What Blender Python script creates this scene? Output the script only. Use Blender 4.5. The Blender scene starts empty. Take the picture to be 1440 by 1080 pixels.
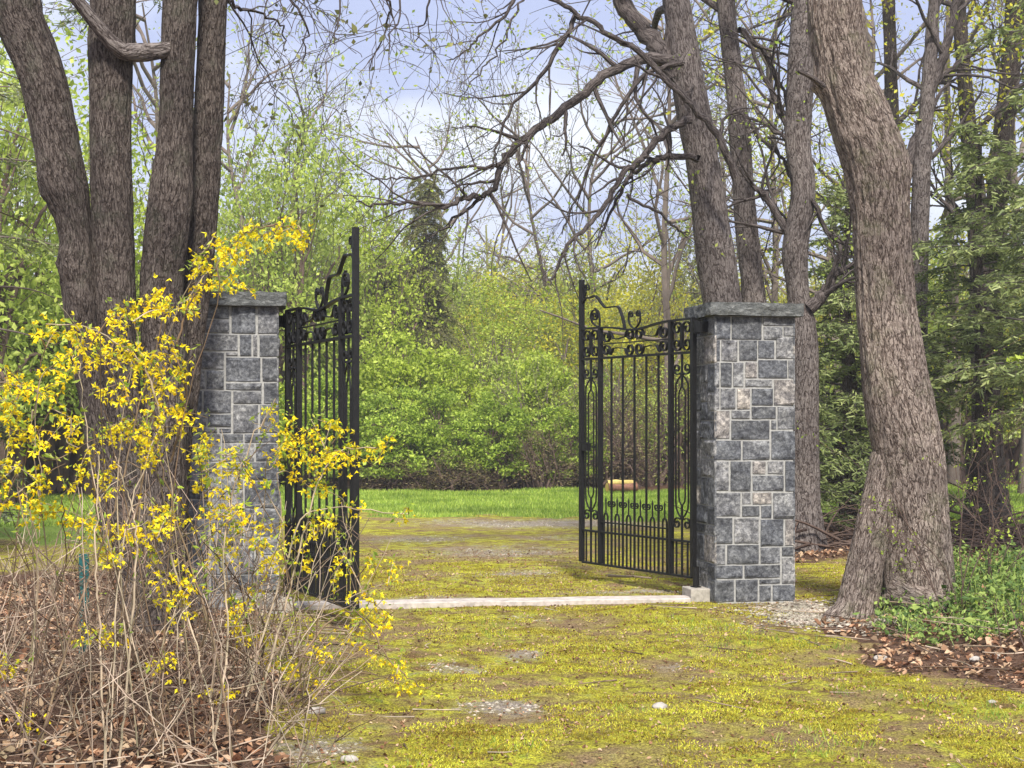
import bpy, math, random
import numpy as np
from mathutils import Vector, Matrix

sc = bpy.context.scene
C = sc.collection
R = math.radians
EYE, F, HZ = 1.46, 2080.0, 594.0          # eye height, focal length and horizon row of the photograph

# ------------------------------------------------------------------ camera
cam = bpy.data.cameras.new('camera')
camo = bpy.data.objects.new('camera', cam); C.objects.link(camo)
camo.location = (0, 0, EYE); camo.rotation_euler = (R(90), 0, 0)
cam.sensor_width = 36; cam.lens = 36 * F / 1440; cam.shift_y = (HZ - 540) / 1440
cam.clip_start = 0.05; cam.clip_end = 3000
sc.camera = camo

# ------------------------------------------------------------------ sky, sun, exposure
SUN_EL, SUN_AZ = R(48), R(174)            # azimuth measured from +Y towards +X
w = bpy.data.worlds.new('World'); sc.world = w; w.use_nodes = True
nt = w.node_tree; nt.nodes.clear()
def N(t, kind, **k):
    n = t.nodes.new(kind)
    for a, b in k.items(): setattr(n, a, b)
    return n
sky = N(nt, 'ShaderNodeTexSky', sky_type='NISHITA', sun_disc=False)
sky.sun_elevation = SUN_EL; sky.sun_rotation = SUN_AZ; sky.air_density = 1.2; sky.dust_density = 2.0
bg = N(nt, 'ShaderNodeBackground'); bg.inputs[1].default_value = 0.15
tc = N(nt, 'ShaderNodeTexCoord')
mp = N(nt, 'ShaderNodeMapping'); mp.inputs['Scale'].default_value = (1, 1, 2.6)
mp.inputs['Location'].default_value = (0.32, 0.1, 0.15)
nz = N(nt, 'ShaderNodeTexNoise'); nz.inputs['Scale'].default_value = 3.4; nz.inputs['Detail'].default_value = 7
nz.inputs['Roughness'].default_value = 0.5
rp = N(nt, 'ShaderNodeValToRGB')
rp.color_ramp.elements[0].position = 0.43; rp.color_ramp.elements[0].color = (0.0, 0.0, 0.0, 1)
rp.color_ramp.elements[1].position = 0.57; rp.color_ramp.elements[1].color = (1, 1, 1, 1)
cc = N(nt, 'ShaderNodeMixRGB'); cc.inputs[1].default_value = (2.7, 2.95, 4.3, 1); cc.inputs[2].default_value = (5.0, 5.1, 5.6, 1)
mx = N(nt, 'ShaderNodeMixRGB'); mx.inputs[0].default_value = 0.85
L = nt.links.new
L(tc.outputs['Generated'], mp.inputs[0]); L(mp.outputs[0], nz.inputs['Vector']); L(nz.outputs[0], rp.inputs[0])
L(rp.outputs[0], cc.inputs[0]); L(sky.outputs[0], mx.inputs[1]); L(cc.outputs[0], mx.inputs[2])
L(mx.outputs[0], bg.inputs[0])
wo = N(nt, 'ShaderNodeOutputWorld'); L(bg.outputs[0], wo.inputs[0])
sl = bpy.data.lights.new('sun', 'SUN'); sl.energy = 4.6; sl.angle = R(9); sl.color = (1.0, 0.95, 0.86)
so = bpy.data.objects.new('sun', sl); C.objects.link(so)
sd = Vector((math.sin(SUN_AZ) * math.cos(SUN_EL), math.cos(SUN_AZ) * math.cos(SUN_EL), math.sin(SUN_EL)))
so.rotation_euler = sd.to_track_quat('Z', 'Y').to_euler(); so.location = (-8, -8, 20)
sc.view_settings.view_transform = 'Standard'; sc.view_settings.look = 'None'
sc.view_settings.exposure = 0.55; sc.view_settings.gamma = 1
sc.render.engine = 'CYCLES'
sc.cycles.max_bounces = 7; sc.cycles.diffuse_bounces = 4; sc.cycles.transmission_bounces = 4; sc.cycles.transparent_max_bounces = 4
sc.cycles.use_denoising = True

# ------------------------------------------------------------------ helpers
def P(px, py, d): return np.array(((px - 720) * d / F, d, EYE + (HZ - py) * d / F))
def G(px, d, z=0.0): return np.array(((px - 720) * d / F, d, z))

def hsh(i, j, k, s):
    n = (i * 374761393 + j * 668265263 + k * 2147483647 + s * 1274126177) & 0xffffffff
    n = ((n ^ (n >> 13)) * 1274126177) & 0xffffffff
    return ((n ^ (n >> 16)) & 0xffff) / 65535.0
def vn(p, s=0):
    p = np.asarray(p, float); b = np.floor(p).astype(np.int64); f = p - b; f = f * f * (3 - 2 * f); r = 0
    for a in (0, 1):
        for c in (0, 1):
            for e in (0, 1):
                wgt = (f[:, 0] if a else 1 - f[:, 0]) * (f[:, 1] if c else 1 - f[:, 1]) * (f[:, 2] if e else 1 - f[:, 2])
                r = r + wgt * hsh(b[:, 0] + a, b[:, 1] + c, b[:, 2] + e, s)
    return r * 2 - 1
def fbm(p, o=3, s=0):
    p = np.asarray(p, float); r = 0; a = 1.0
    for i in range(o): r = r + a * vn(p * 2 ** i + 17.3 * i, s + i); a *= 0.5
    return r

class MB:
    def __init__(s): s.V = []; s.Q = []; s.T = []; s.U = []; s.n = 0
    def add(s, V, Q=None, T=None, U=None):
        V = np.asarray(V, float)
        if Q is not None and len(Q): s.Q.append(np.asarray(Q, np.int64) + s.n)
        if T is not None and len(T): s.T.append(np.asarray(T, np.int64) + s.n)
        s.V.append(V); s.U.append(np.zeros((len(V), 2)) if U is None else U); s.n += len(V)
        return s
    def mesh(s, name, mat, smooth=True):
        V = np.concatenate(s.V); U = np.concatenate(s.U)
        Q = np.concatenate(s.Q) if s.Q else np.zeros((0, 4), np.int64)
        T = np.concatenate(s.T) if s.T else np.zeros((0, 3), np.int64)
        me = bpy.data.meshes.new(name)
        me.vertices.add(len(V)); me.vertices.foreach_set('co', V.astype(np.float32).ravel())
        lv = np.concatenate((Q.ravel(), T.ravel())).astype(np.int32)
        me.loops.add(len(lv)); me.loops.foreach_set('vertex_index', lv)
        ls = np.concatenate((np.arange(len(Q)) * 4, len(Q) * 4 + np.arange(len(T)) * 3)).astype(np.int32)
        me.polygons.add(len(ls)); me.polygons.foreach_set('loop_start', ls)
        try: me.polygons.foreach_set('loop_total', np.concatenate((np.full(len(Q), 4), np.full(len(T), 3))).astype(np.int32))
        except Exception: pass
        me.update(calc_edges=True)
        me.polygons.foreach_set('use_smooth', np.full(len(ls), smooth))
        uv = me.uv_layers.new(name='UVMap'); uv.data.foreach_set('uv', U[lv].astype(np.float32).ravel())
        if mat: me.materials.append(mat)
        me.validate(); me.update()
        return me
    def build(s, name, mat, parent=None, smooth=True):
        o = bpy.data.objects.new(name, s.mesh(name, mat, smooth)); C.objects.link(o)
        if parent: o.parent = parent
        return o

def tag(o, label=None, cat=None, group=None, kind=None):
    if label: o['label'] = label
    if cat: o['category'] = cat
    if group: o['group'] = group
    if kind: o['kind'] = kind
    return o
def thing(name, label, cat, loc=(0, 0, 0), rz=0, group=None):
    o = bpy.data.objects.new(name, None); C.objects.link(o); o.empty_display_size = 0.2
    o.location = loc; o.rotation_euler = (0, 0, rz)
    return tag(o, label, cat, group)
def copy_tree(o, parent=None):
    c = o.copy(); C.objects.link(c); c.parent = parent
    for ch in KIDS.get(o.name, ()): copy_tree(ch, c)
    return c
KIDS = {}
def kid(root, *ch): KIDS.setdefault(root.name, []).extend(ch)

def catmull(pts, n):
    p = np.asarray(pts, float); p = np.vstack((2 * p[0] - p[1], p, 2 * p[-1] - p[-2])); out = []
    t = np.linspace(0, 1, n, endpoint=False)[:, None]
    for i in range(1, len(p) - 2):
        a, b, c, d = p[i - 1], p[i], p[i + 1], p[i + 2]
        out.append(.5 * (2 * b + (c - a) * t + (2 * a - 5 * b + 4 * c - d) * t ** 2 + (3 * b - a - 3 * c + d) * t ** 3))
    out.append(p[-2][None]); return np.concatenate(out)

def tube(mb, pts, rad, sides=5, cap=True):
    pts = np.asarray(pts, float); n = len(pts); rad = np.broadcast_to(np.asarray(rad, float), (n,))
    tg = np.gradient(pts, axis=0); tg /= np.linalg.norm(tg, axis=1)[:, None] + 1e-9
    ref = np.array((0, 1.0, 0)) if abs(tg[:, 1]).mean() < 0.8 else np.array((1.0, 0, 0))
    a = ref - tg * (tg @ ref)[:, None]; a /= np.linalg.norm(a, axis=1)[:, None] + 1e-9
    b = np.cross(tg, a)
    th = np.linspace(0, 2 * np.pi, sides + 1)
    V = pts[:, None] + rad[:, None, None] * (a[:, None] * np.cos(th)[None, :, None] + b[:, None] * np.sin(th)[None, :, None])
    ln = np.concatenate(((0,), np.cumsum(np.linalg.norm(np.diff(pts, axis=0), axis=1))))
    U = np.stack(np.broadcast_arrays(th[None] * max(rad.max(), 1e-4), ln[:, None]), -1)
    s1 = sides + 1; i = np.arange(n - 1)[:, None] * s1 + np.arange(sides)[None]
    Q = np.stack((i, i + s1, i + s1 + 1, i + 1), -1).reshape(-1, 4)
    return mb.add(V.reshape(-1, 3), Q[:, ::-1], U=U.reshape(-1, 2))

def box(mb, lo, hi, M=None):
    x0, y0, z0 = lo; x1, y1, z1 = hi
    V = np.array([(x, y, z) for z in (z0, z1) for y in (y0, y1) for x in (x0, x1)], float)
    if M is not None: V = V @ np.array(M.to_3x3()).T + np.array(M.translation)
    return mb.add(V, [(0, 2, 3, 1), (4, 5, 7, 6), (0, 1, 5, 4), (2, 6, 7, 3), (0, 4, 6, 2), (1, 3, 7, 5)])
def bevel(o, wd=0.004, seg=2):
    m = o.modifiers.new('bevel', 'BEVEL'); m.width = wd; m.segments = seg; m.limit_method = 'ANGLE'; return o

def rdir(rng, n):
    v = rng.normal(size=(n, 3)); return v / (np.linalg.norm(v, axis=1)[:, None] + 1e-9)
def leaves(mb, c, size, rng, up=0.6, asp=0.55, var=0.35):
    """one folded four-cornered leaf at each centre"""
    n = len(c)
    if n == 0: return mb
    nrm = rdir(rng, n) + np.array((0, -0.25, up)); nrm /= np.linalg.norm(nrm, axis=1)[:, None]
    d = rdir(rng, n); d -= nrm * (d * nrm).sum(1)[:, None]; d /= np.linalg.norm(d, axis=1)[:, None] + 1e-9
    e = np.cross(nrm, d); s = (size * (1 + var * rng.normal(size=n)).clip(.4, 2))[:, None]
    V = np.stack((c - d * s * .5, c + e * s * .5 * asp - nrm * s * .08, c + d * s * .5, c - e * s * .5 * asp - nrm * s * .08), 1).reshape(-1, 3)
    return mb.add(V, np.arange(n * 4).reshape(-1, 4))
def needles(mb, base, d, ln, wd, rng):
    """thin flat quads from base along d"""
    n = len(base); d = d / (np.linalg.norm(d, axis=1)[:, None] + 1e-9)
    e = np.cross(d, rdir(rng, n)); e /= np.linalg.norm(e, axis=1)[:, None] + 1e-9
    ln = (ln * rng.uniform(.6, 1.3, n))[:, None]
    V = np.stack((base - e * wd * .5, base + d * ln * .9 - e * wd * .35, base + d * ln, base + e * wd * .5), 1).reshape(-1, 3)
    return mb.add(V, np.arange(n * 4).reshape(-1, 4))

def grow(S, T, p, d, Ln, r, lvl, mx, rng, wob=.18, trop=0.03, nch=(3, 4), spread=.8, ratio=.62, start=.35, steps=6, rmin=.003, end=.45, flat=1.0):
    """branching skeleton: S collects (points, radii), T the twig points"""
    n = steps if lvl < mx else max(3, steps - 2)
    p = Vector(p); d = Vector(d).normalized(); pts = [p.copy()]; rad = [r]
    g = rng.gauss
    for i in range(n):
        d = (d + Vector((g(0, wob), g(0, wob), g(0, wob) + trop))).normalized()
        p = p + d * (Ln / n); pts.append(p.copy()); rad.append(max(rmin, r * (1 - (i + 1) / n * (1 - end))))
        if lvl == mx: T.append((p.copy(), d.copy()))
        elif (i + 1) / n > start:
            k = nch[0] / n + rng.random() if lvl else nch[1] / n + rng.random()
            for _ in range(int(k)):
                ax = Vector((g(0, 1), g(0, 1), g(0, 1))).cross(d).normalized()
                nd = (d * math.cos(spread * rng.uniform(.6, 1.2)) + ax * math.sin(spread * rng.uniform(.6, 1.2)))
                nd.z *= flat
                grow(S, T, p, nd, Ln * ratio * rng.uniform(.7, 1.2), max(rmin, rad[-1] * rng.uniform(.5, .7)), lvl + 1, mx, rng, wob, trop, nch, spread, ratio, start, steps, rmin, end, flat)
    S.append((pts, rad))
def skel(mb, S, big=6, small=4):
    for pts, rad in S: tube(mb, [tuple(q) for q in pts], rad, big if rad[0] > .03 else (small if rad[0] > .008 else 3))
    return mb

# ------------------------------------------------------------------ materials
def newmat(name):
    m = bpy.data.materials.new(name); m.use_nodes = True; t = m.node_tree; t.nodes.clear()
    o = N(t, 'ShaderNodeOutputMaterial'); b = N(t, 'ShaderNodeBsdfPrincipled'); t.links.new(b.outputs[0], o.inputs[0])
    b.inputs['Specular IOR Level'].default_value = 0.25
    return m, t, b, o
def ramp(t, fac, stops, interp='LINEAR'):
    r = N(t, 'ShaderNodeValToRGB'); cr = r.color_ramp; cr.interpolation = interp
    while len(cr.elements) < len(stops): cr.elements.new(0.5)
    for e, (p, c) in zip(cr.elements, stops): e.position = p; e.color = (*c, 1) if len(c) == 3 else c
    t.links.new(fac, r.inputs[0]); return r.outputs[0]
def noise(t, vec, scale, detail=4, rough=.55, dist=0.0):
    n = N(t, 'ShaderNodeTexNoise'); n.inputs['Scale'].default_value = scale; n.inputs['Detail'].default_value = detail
    n.inputs['Roughness'].default_value = rough; n.inputs['Distortion'].default_value = dist
    if vec is not None: t.links.new(vec, n.inputs['Vector'])
    return n.outputs[0]
def mixc(t, f, a, b, mode='MIX'):
    m = N(t, 'ShaderNodeMixRGB', blend_type=mode)
    for i, v in ((0, f), (1, a), (2, b)):
        if isinstance(v, (int, float)): m.inputs[i].default_value = v if i == 0 else (v, v, v, 1)
        elif isinstance(v, tuple): m.inputs[i].default_value = (*v, 1)
        else: t.links.new(v, m.inputs[i])
    return m.outputs[0]
def mth(t, op, a, b=0.5, clamp=False):
    m = N(t, 'ShaderNodeMath', operation=op); m.use_clamp = clamp
    for i, v in ((0, a), (1, b)):
        if isinstance(v, (int, float)): m.inputs[i].default_value = v
        else: t.links.new(v, m.inputs[i])
    return m.outputs[0]
def bump(t, b, h, strength=.6, dist=.01):
    n = N(t, 'ShaderNodeBump'); n.inputs['Strength'].default_value = strength; n.inputs['Distance'].default_value = dist
    t.links.new(h, n.inputs['Height']); t.links.new(n.outputs[0], b.inputs['Normal'])
def coords(t, scale=(1, 1, 1), which='Object'):
    c = N(t, 'ShaderNodeTexCoord'); m = N(t, 'ShaderNodeMapping'); m.inputs['Scale'].default_value = scale
    t.links.new(c.outputs[which], m.inputs[0]); return m.outputs[0]

def leafmat(name, cols, trans=.35, clump=1.2, rough=.5, tint=((.62, .66, .55), (1.3, 1.25, 1.15))):
    m, t, b, o = newmat(name)
    g = N(t, 'ShaderNodeNewGeometry'); n = len(cols)
    c = ramp(t, g.outputs['Random Per Island'], [(i / (n - 1), q) for i, q in enumerate(cols)])
    k = noise(t, coords(t), clump, 3); k = ramp(t, k, [(.34, tint[0]), (.64, tint[1])])
    c = mixc(t, 1.0, c, k, 'MULTIPLY')
    t.links.new(c, b.inputs['Base Color']); b.inputs['Roughness'].default_value = rough
    tr = N(t, 'ShaderNodeBsdfTranslucent'); t.links.new(c, tr.inputs[0])
    ms = N(t, 'ShaderNodeMixShader'); ms.inputs[0].default_value = trans
    t.links.new(b.outputs[0], ms.inputs[1]); t.links.new(tr.outputs[0], ms.inputs[2]); t.links.new(ms.outputs[0], o.inputs[0])
    return m
def barkmat(name, dark, mid, light, fur=26, stretch=.16, bd=.02, lichen=None, amt=.3):
    m, t, b, o = newmat(name)
    ob = coords(t)
    def fiss(su, sv, lo, hi, dist):
        n_ = noise(t, coords(t, (su, sv, 1), 'UV'), 1.0, 2.5, .5, dist)
        return ramp(t, mth(t, 'ABSOLUTE', mth(t, 'SUBTRACT', n_, .5)), [(lo, (0, 0, 0)), (hi, (1, 1, 1))])
    f1 = fiss(fur * .52, fur * .52 * stretch, .004, .075, .35); f2 = fiss(fur * 1.15, fur * 1.15 * stretch * 1.2, .0, .09, .5)
    fine = noise(t, coords(t, (1, .35, 1), 'UV'), fur * 4.5, 5, .75)
    h = mixc(t, .42, f1, f2); h2 = mixc(t, .38, h, fine)
    c = ramp(t, h2, [(.22, dark), (.5, mid), (.78, light)])
    big = noise(t, ob, 1.6, 4, .6)
    c = mixc(t, 1.0, c, ramp(t, big, [(.3, (.68, .66, .66)), (.7, (1.25, 1.22, 1.18))]), 'MULTIPLY')
    if lichen:
        lm = ramp(t, noise(t, ob, 5, 6, .7), [(.52, (0, 0, 0)), (.66, (amt, amt, amt))]); c = mixc(t, lm, c, lichen)
    t.links.new(c, b.inputs['Base Color']); b.inputs['Roughness'].default_value = .95; b.inputs['Specular IOR Level'].default_value = .1
    bump(t, b, h2, 1.0, bd)
    return m
def plainmat(name, col, rough=.7, var=.25, sc_=8, metal=0, bd=0):
    m, t, b, o = newmat(name); k = noise(t, coords(t), sc_, 5, .6)
    c = mixc(t, 1.0, col, ramp(t, k, [(.3, (1 - var,) * 3), (.7, (1 + var,) * 3)]), 'MULTIPLY')
    t.links.new(c, b.inputs['Base Color']); b.inputs['Roughness'].default_value = rough; b.inputs['Metallic'].default_value = metal
    if bd: bump(t, b, k, .7, bd)
    return m

M = {}
M['bark_light'] = barkmat('bark_light', (.04, .029, .024), (.175, .137, .118), (.36, .305, .27), 76, .2, .024, (.22, .24, .13), .25)
M['bark_dark'] = barkmat('bark_dark', (.019, .015, .013), (.068, .054, .048), (.15, .128, .116), 90, .2, .018, (.12, .13, .09), .3)
M['bark_mid'] = barkmat('bark_mid', (.03, .024, .021), (.12, .10, .095), (.24, .215, .205), 70, .2, .018)
M['bough_bark'] = barkmat('bough_bark', (.022, .018, .017), (.07, .058, .056), (.16, .14, .135), 60, .2, .012)
M['twig_dark'] = plainmat('twig_dark', (.075, .062, .06), .9)
M['twig_grey'] = plainmat('twig_grey', (.15, .12, .10), .9)
M['twig_brown'] = plainmat('twig_brown', (.11, .075, .06), .9)
M['cane'] = leafmat('cane', [(.07, .045, .035), (.15, .10, .078), (.27, .20, .16), (.45, .37, .31), (.10, .065, .05)], 0, 8, .85)
M['shoot'] = leafmat('shoot', [(.12, .08, .05), (.21, .15, .10), (.40, .33, .26), (.17, .13, .06)], 0, 8, .85)
M['bushgreen'] = leafmat('bushgreen', [(.13, .20, .03), (.32, .45, .06), (.55, .68, .13)], .45)
M['lime'] = leafmat('lime', [(.22, .31, .03), (.41, .52, .06), (.60, .70, .15)], .45)
M['palegreen'] = leafmat('palegreen', [(.24, .33, .06), (.40, .50, .10), (.56, .64, .18)], .45)
M['yellowleaf'] = leafmat('yellowleaf', [(.44, .42, .03), (.64, .60, .06), (.52, .58, .12)], .45)
M['olive'] = leafmat('olive', [(.12, .13, .05), (.21, .22, .08), (.32, .32, .13)], .3)
M['hemlock'] = leafmat('hemlock', [(.11, .15, .06), (.24, .30, .11), (.40, .46, .21)], .3)
M['hemlock_blue'] = leafmat('hemlock_blue', [(.09, .12, .07), (.18, .23, .12), (.30, .36, .20)], .3)
M['brownleaf'] = leafmat('brownleaf', [(.14, .10, .07), (.22, .17, .10), (.28, .27, .11)], .3)
M['farleaf'] = leafmat('farleaf', [(.24, .29, .09), (.36, .36, .16), (.46, .52, .14), (.40, .38, .22)], .4, .15)
M['groundcover'] = leafmat('groundcover', [(.05, .10, .03), (.11, .19, .045), (.24, .34, .09), (.34, .44, .12)], .35, 3)
M['grassblade'] = leafmat('grassblade', [(.17, .27, .04), (.30, .44, .07), (.50, .60, .14)], .4, .8)
M['newleaf'] = leafmat('newleaf', [(.20, .30, .03), (.34, .46, .06), (.46, .52, .12)], .45, 4)
M['petal'] = leafmat('petal', [(.88, .60, .004), (.92, .78, .012), (.93, .87, .06)], .35, 6, .5)
M['litter'] = leafmat('litter', [(.10, .045, .025), (.27, .14, .085), (.42, .27, .18), (.50, .37, .27), (.20, .09, .05)], .1, 3, .8)
M['mossblade'] = leafmat('mossblade', [(.13, .12, .02), (.31, .30, .03), (.60, .58, .06), (.33, .21, .05), (.38, .44, .045), (.66, .64, .13)], .2, 2.6, .9, ((.55, .42, .42), (1.3, 1.34, 1.0)))

m, t, b, o = newmat('iron'); k = noise(t, coords(t), 60, 4)
t.links.new(ramp(t, k, [(.3, (.004, .0045, .005)), (.75, (.014, .013, .013))]), b.inputs['Base Color'])
b.inputs['Roughness'].default_value = .5; b.inputs['Specular IOR Level'].default_value = .28; bump(t, b, k, .3, .001); M['iron'] = m

# granite blocks: one tint per block
m, t, b, o = newmat('granite'); g = N(t, 'ShaderNodeNewGeometry'); v = coords(t)
base = ramp(t, g.outputs['Random Per Island'], [(0, (.085, .089, .097)), (.2, (.14, .143, .15)), (.4, (.10, .106, .118)), (.6, (.175, .176, .18)), (.78, (.125, .13, .14)), (.9, (.21, .197, .188)), (.97, (.26, .24, .22))], 'CONSTANT')
f = noise(t, v, 32, 8, .75); f2 = noise(t, v, 7, 4, .6, .8); f3 = noise(t, v, 140, 3, .7)
c = mixc(t, 1.0, base, ramp(t, f, [(.36, (.35, .35, .38)), (.5, (1.0, 1.0, 1.0)), (.64, (2.1, 2.08, 2.02))]), 'MULTIPLY')
c = mixc(t, 1.0, c, ramp(t, f2, [(.35, (.62, .62, .66)), (.68, (1.4, 1.38, 1.34))]), 'MULTIPLY')
c = mixc(t, 1.0, c, ramp(t, f3, [(.35, (.75, .75, .75)), (.65, (1.3, 1.3, 1.3))]), 'MULTIPLY')
t.links.new(c, b.inputs['Base Color']); b.inputs['Roughness'].default_value = .8
bump(t, b, mixc(t, .5, f, f2), .8, .010); M['granite'] = m
M['mortar'] = plainmat('mortar', (.34, .337, .325), .95, .25, 40, 0, .004)
M['concrete'] = plainmat('concrete', (.36, .33, .29), .95, .3, 25, 0, .004)
m, t, b, o = newmat('capstone'); v = coords(t, (1, 1, 2.2)); f = noise(t, v, 16, 8, .7, .5); f3 = noise(t, coords(t), 120, 3, .7)
c = ramp(t, f, [(.3, (.05, .053, .053)), (.5, (.11, .115, .114)), (.7, (.24, .245, .24))])
c = mixc(t, 1.0, c, ramp(t, f3, [(.35, (.75,) * 3), (.65, (1.3,) * 3)]), 'MULTIPLY')
t.links.new(c, b.inputs['Base Color']); b.inputs['Roughness'].default_value = .9; bump(t, b, f, 1, .02); M['capstone'] = m

# ------------------------------------------------------------------ ground
rng = np.random.default_rng(5); rnd = random.Random(5)
def sstep(a, b, x): t_ = np.clip((x - a) / (b - a), 0, 1); return t_ * t_ * (3 - 2 * t_)
def masks(x, y):
    p3 = np.stack((x, y, 0 * x), -1)
    n1 = fbm(p3 * 1.1, 3, 3); n2 = fbm(p3 * 3.3, 3, 9)
    lit = sstep(-.1, .25, (-.78 - .2 * (y - 6.25) - x) + .22 * n1 + .1 * n2) * sstep(16, 13, y)
    rb = sstep(-.15, .2, (x - (2.45 + np.clip(8.3 - y, -.2, 3) * .9)) + .3 * n1 + .12 * n2) * sstep(19.5, 18, y)
    rb = rb * np.clip(sstep(11.6, 10.6, y) + sstep(3.5, 4.1, x + .3 * n1), 0, 1)
    bp = sstep(0, .5, y - 15.2 + .5 * n1) * sstep(0, .5, x - 2.75 + .3 * n1 - np.clip(y - 16, 0, 9) * .12) * sstep(22, 19.5, y + n1)
    lit = np.maximum(lit, np.maximum(rb, bp))
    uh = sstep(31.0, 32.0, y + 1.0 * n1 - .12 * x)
    gr = sstep(21.6, 23.4, y + 1.0 * n1 + .5 * n2 + .35 * np.clip(x, -3, 1.5)) * (1 - uh * sstep(-10, -6, x) * sstep(22, 16, x))
    gr = np.maximum(gr, sstep(17, 20, y + n1) * sstep(-3.5, -5, x)); gr = np.maximum(gr, sstep(3.5, 4.5, x) * sstep(20, 22, y))
    gv = np.zeros_like(x)
    for cx, cy, rx, ry, a in ((-.05, 7.6, .28, .30, 1.1), (.08, 9.3, .16, .35, .9), (-.35, 8.8, .3, .25, .8), (2.4, 11.0, .5, .45, 1.3), (1.1, 12.6, .8, .25, .8), (-.6, 12.3, .8, .2, .7),
                              (-.2, 16.8, 1.2, .9, .75), (-1.2, 18.5, .9, .8, .8), (.4, 21.5, 2.2, 1.0, 1.0), (.1, 14.3, .9, .6, .7), (-1.4, 9.6, .5, .35, .6), (1.5, 10.4, .5, .3, .6), (.6, 18.6, 1, .8, .6), (2.3, 11.9, .3, .5, 1.1), (-.9, 6.6, .3, .4, .9), (1.0, 8.9, .25, .2, .6), (.0, 11.0, .5, .25, .6)):
        gv = np.maximum(gv, .8 * a * np.exp(-((x - cx) / rx) ** 2 - ((y - cy) / ry) ** 2))
    return lit, gr, gv, uh
def gz(x, y):
    x = np.atleast_1d(np.asarray(x, float)); y = np.atleast_1d(np.asarray(y, float)); p3 = np.stack((x, y, 0 * x), -1)
    near = np.exp(-np.clip(y - 14, 0, 100) / 8)
    z = .022 * fbm(p3 * .9, 3, 1) + .010 * fbm(p3 * 4.5, 3, 2) * near + .0035 * fbm(p3 * 17, 2, 4) * near
    z = z + .12 * sstep(2.6, 4.0, x) * sstep(7, 9, y) * sstep(15, 12, y) + .05 * sstep(-1.5, -2.6, x) * sstep(14, 10, y)
    thr = np.exp(-((y - 11.93 - .13 * x) / .35) ** 2) * (abs(x) < 2.6)
    z = z * (1 - .7 * thr) - .012 * thr
    return z - .02 * sstep(40, 60, y)
xs = np.concatenate((-np.geomspace(900, 5.2, 60), np.arange(-5.1, 5.6, .032), np.geomspace(5.7, 900, 60)))
ys = np.concatenate((-np.geomspace(60, 4, 10)[:-1], np.arange(-4, 5, 1.0), np.arange(5, 16.5, .034), np.geomspace(16.55, 34, 200), np.geomspace(34.5, 2200, 60)))
X, Y = np.meshgrid(xs, ys); Z = gz(X.ravel(), Y.ravel())
nx = len(xs); i = (np.arange(len(ys) - 1)[:, None] * nx + np.arange(nx - 1)[None]); Q = np.stack((i, i + 1, i + nx + 1, i + nx), -1).reshape(-1, 4)
m, t, b, o = newmat('ground'); v = coords(t)
def att(nm): a = N(t, 'ShaderNodeAttribute'); a.attribute_name = nm; return a.outputs['Fac']
n_big = noise(t, v, 1.3, 5, .6); n_mid = noise(t, v, 6, 6, .65, .4); n_fine = noise(t, v, 55, 6, .75); n_vf = noise(t, v, 190, 3, .7); n_leaf = noise(t, v, 22, 5, .7, 1.5)
moss = ramp(t, n_mid, [(.34, (.19, .12, .05)), (.41, (.25, .20, .05)), (.48, (.36, .34, .035)), (.57, (.55, .54, .05)), (.66, (.33, .40, .045))])
moss = mixc(t, ramp(t, n_big, [(.44, (0, 0, 0)), (.60, (.8, .8, .8))]), moss, (.30, .20, .13))
moss = mixc(t, ramp(t, n_fine, [(.38, (.8, .8, .8)), (.52, (0, 0, 0))]), moss, (.10, .065, .035))
moss = mixc(t, 1.0, moss, ramp(t, noise(t, v, 95, 5, .8), [(.36, (.45, .42, .42)), (.5, (.95, .95, .95)), (.62, (1.7, 1.68, 1.6))]), 'MULTIPLY')
moss = mixc(t, ramp(t, n_vf, [(.58, (0, 0, 0)), (.72, (.6, .6, .6))]), moss, (.52, .45, .14))
grav = ramp(t, n_vf, [(.3, (.13, .105, .09)), (.5, (.32, .27, .24)), (.7, (.56, .50, .46))])
soil = ramp(t, n_leaf, [(.3, (.045, .028, .02)), (.5, (.13, .075, .05)), (.7, (.30, .19, .13))])
grs = ramp(t, n_fine, [(.3, (.10, .14, .03)), (.5, (.20, .29, .05)), (.72, (.34, .42, .10))])
def thresh(a, n_, lo=.42, hi=.58, k=.55):
    return ramp(t, mth(t, 'ADD', a, mth(t, 'MULTIPLY', mth(t, 'SUBTRACT', n_, .5), k)), [(lo, (0, 0, 0)), (hi, (1, 1, 1))])
col = mixc(t, thresh(att('gravel'), mixc(t, .5, n_mid, n_leaf), .30, .90, 3.2), moss, grav)
col = mixc(t, thresh(att('grass'), n_fine), col, grs)
col = mixc(t, thresh(att('litter'), n_leaf, .4, .6, .9), col, soil)
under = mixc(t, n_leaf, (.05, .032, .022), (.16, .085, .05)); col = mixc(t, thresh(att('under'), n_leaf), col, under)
t.links.new(col, b.inputs['Base Color']); b.inputs['Roughness'].default_value = .95; b.inputs['Specular IOR Level'].default_value = .1
bump(t, b, mixc(t, .5, n_fine, n_leaf), 1.0, .045); M['ground'] = m
mb = MB(); mb.add(np.stack((X.ravel(), Y.ravel(), Z), -1), Q)
ground = mb.build('ground', M['ground']); tag(ground, kind='structure')
lit, gr, gv, uh = masks(X.ravel(), Y.ravel())
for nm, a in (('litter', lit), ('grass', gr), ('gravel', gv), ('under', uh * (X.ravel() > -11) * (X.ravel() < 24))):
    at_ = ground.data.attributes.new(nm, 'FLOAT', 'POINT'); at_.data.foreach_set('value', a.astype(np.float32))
# far road behind the white fence
mb = MB(); box(mb, (-120, 112, -.1), (-22, 150, .02)); road = mb.build('road', plainmat('asphalt', (.30, .29, .30), .9), smooth=False); tag(road, kind='structure')

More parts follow.
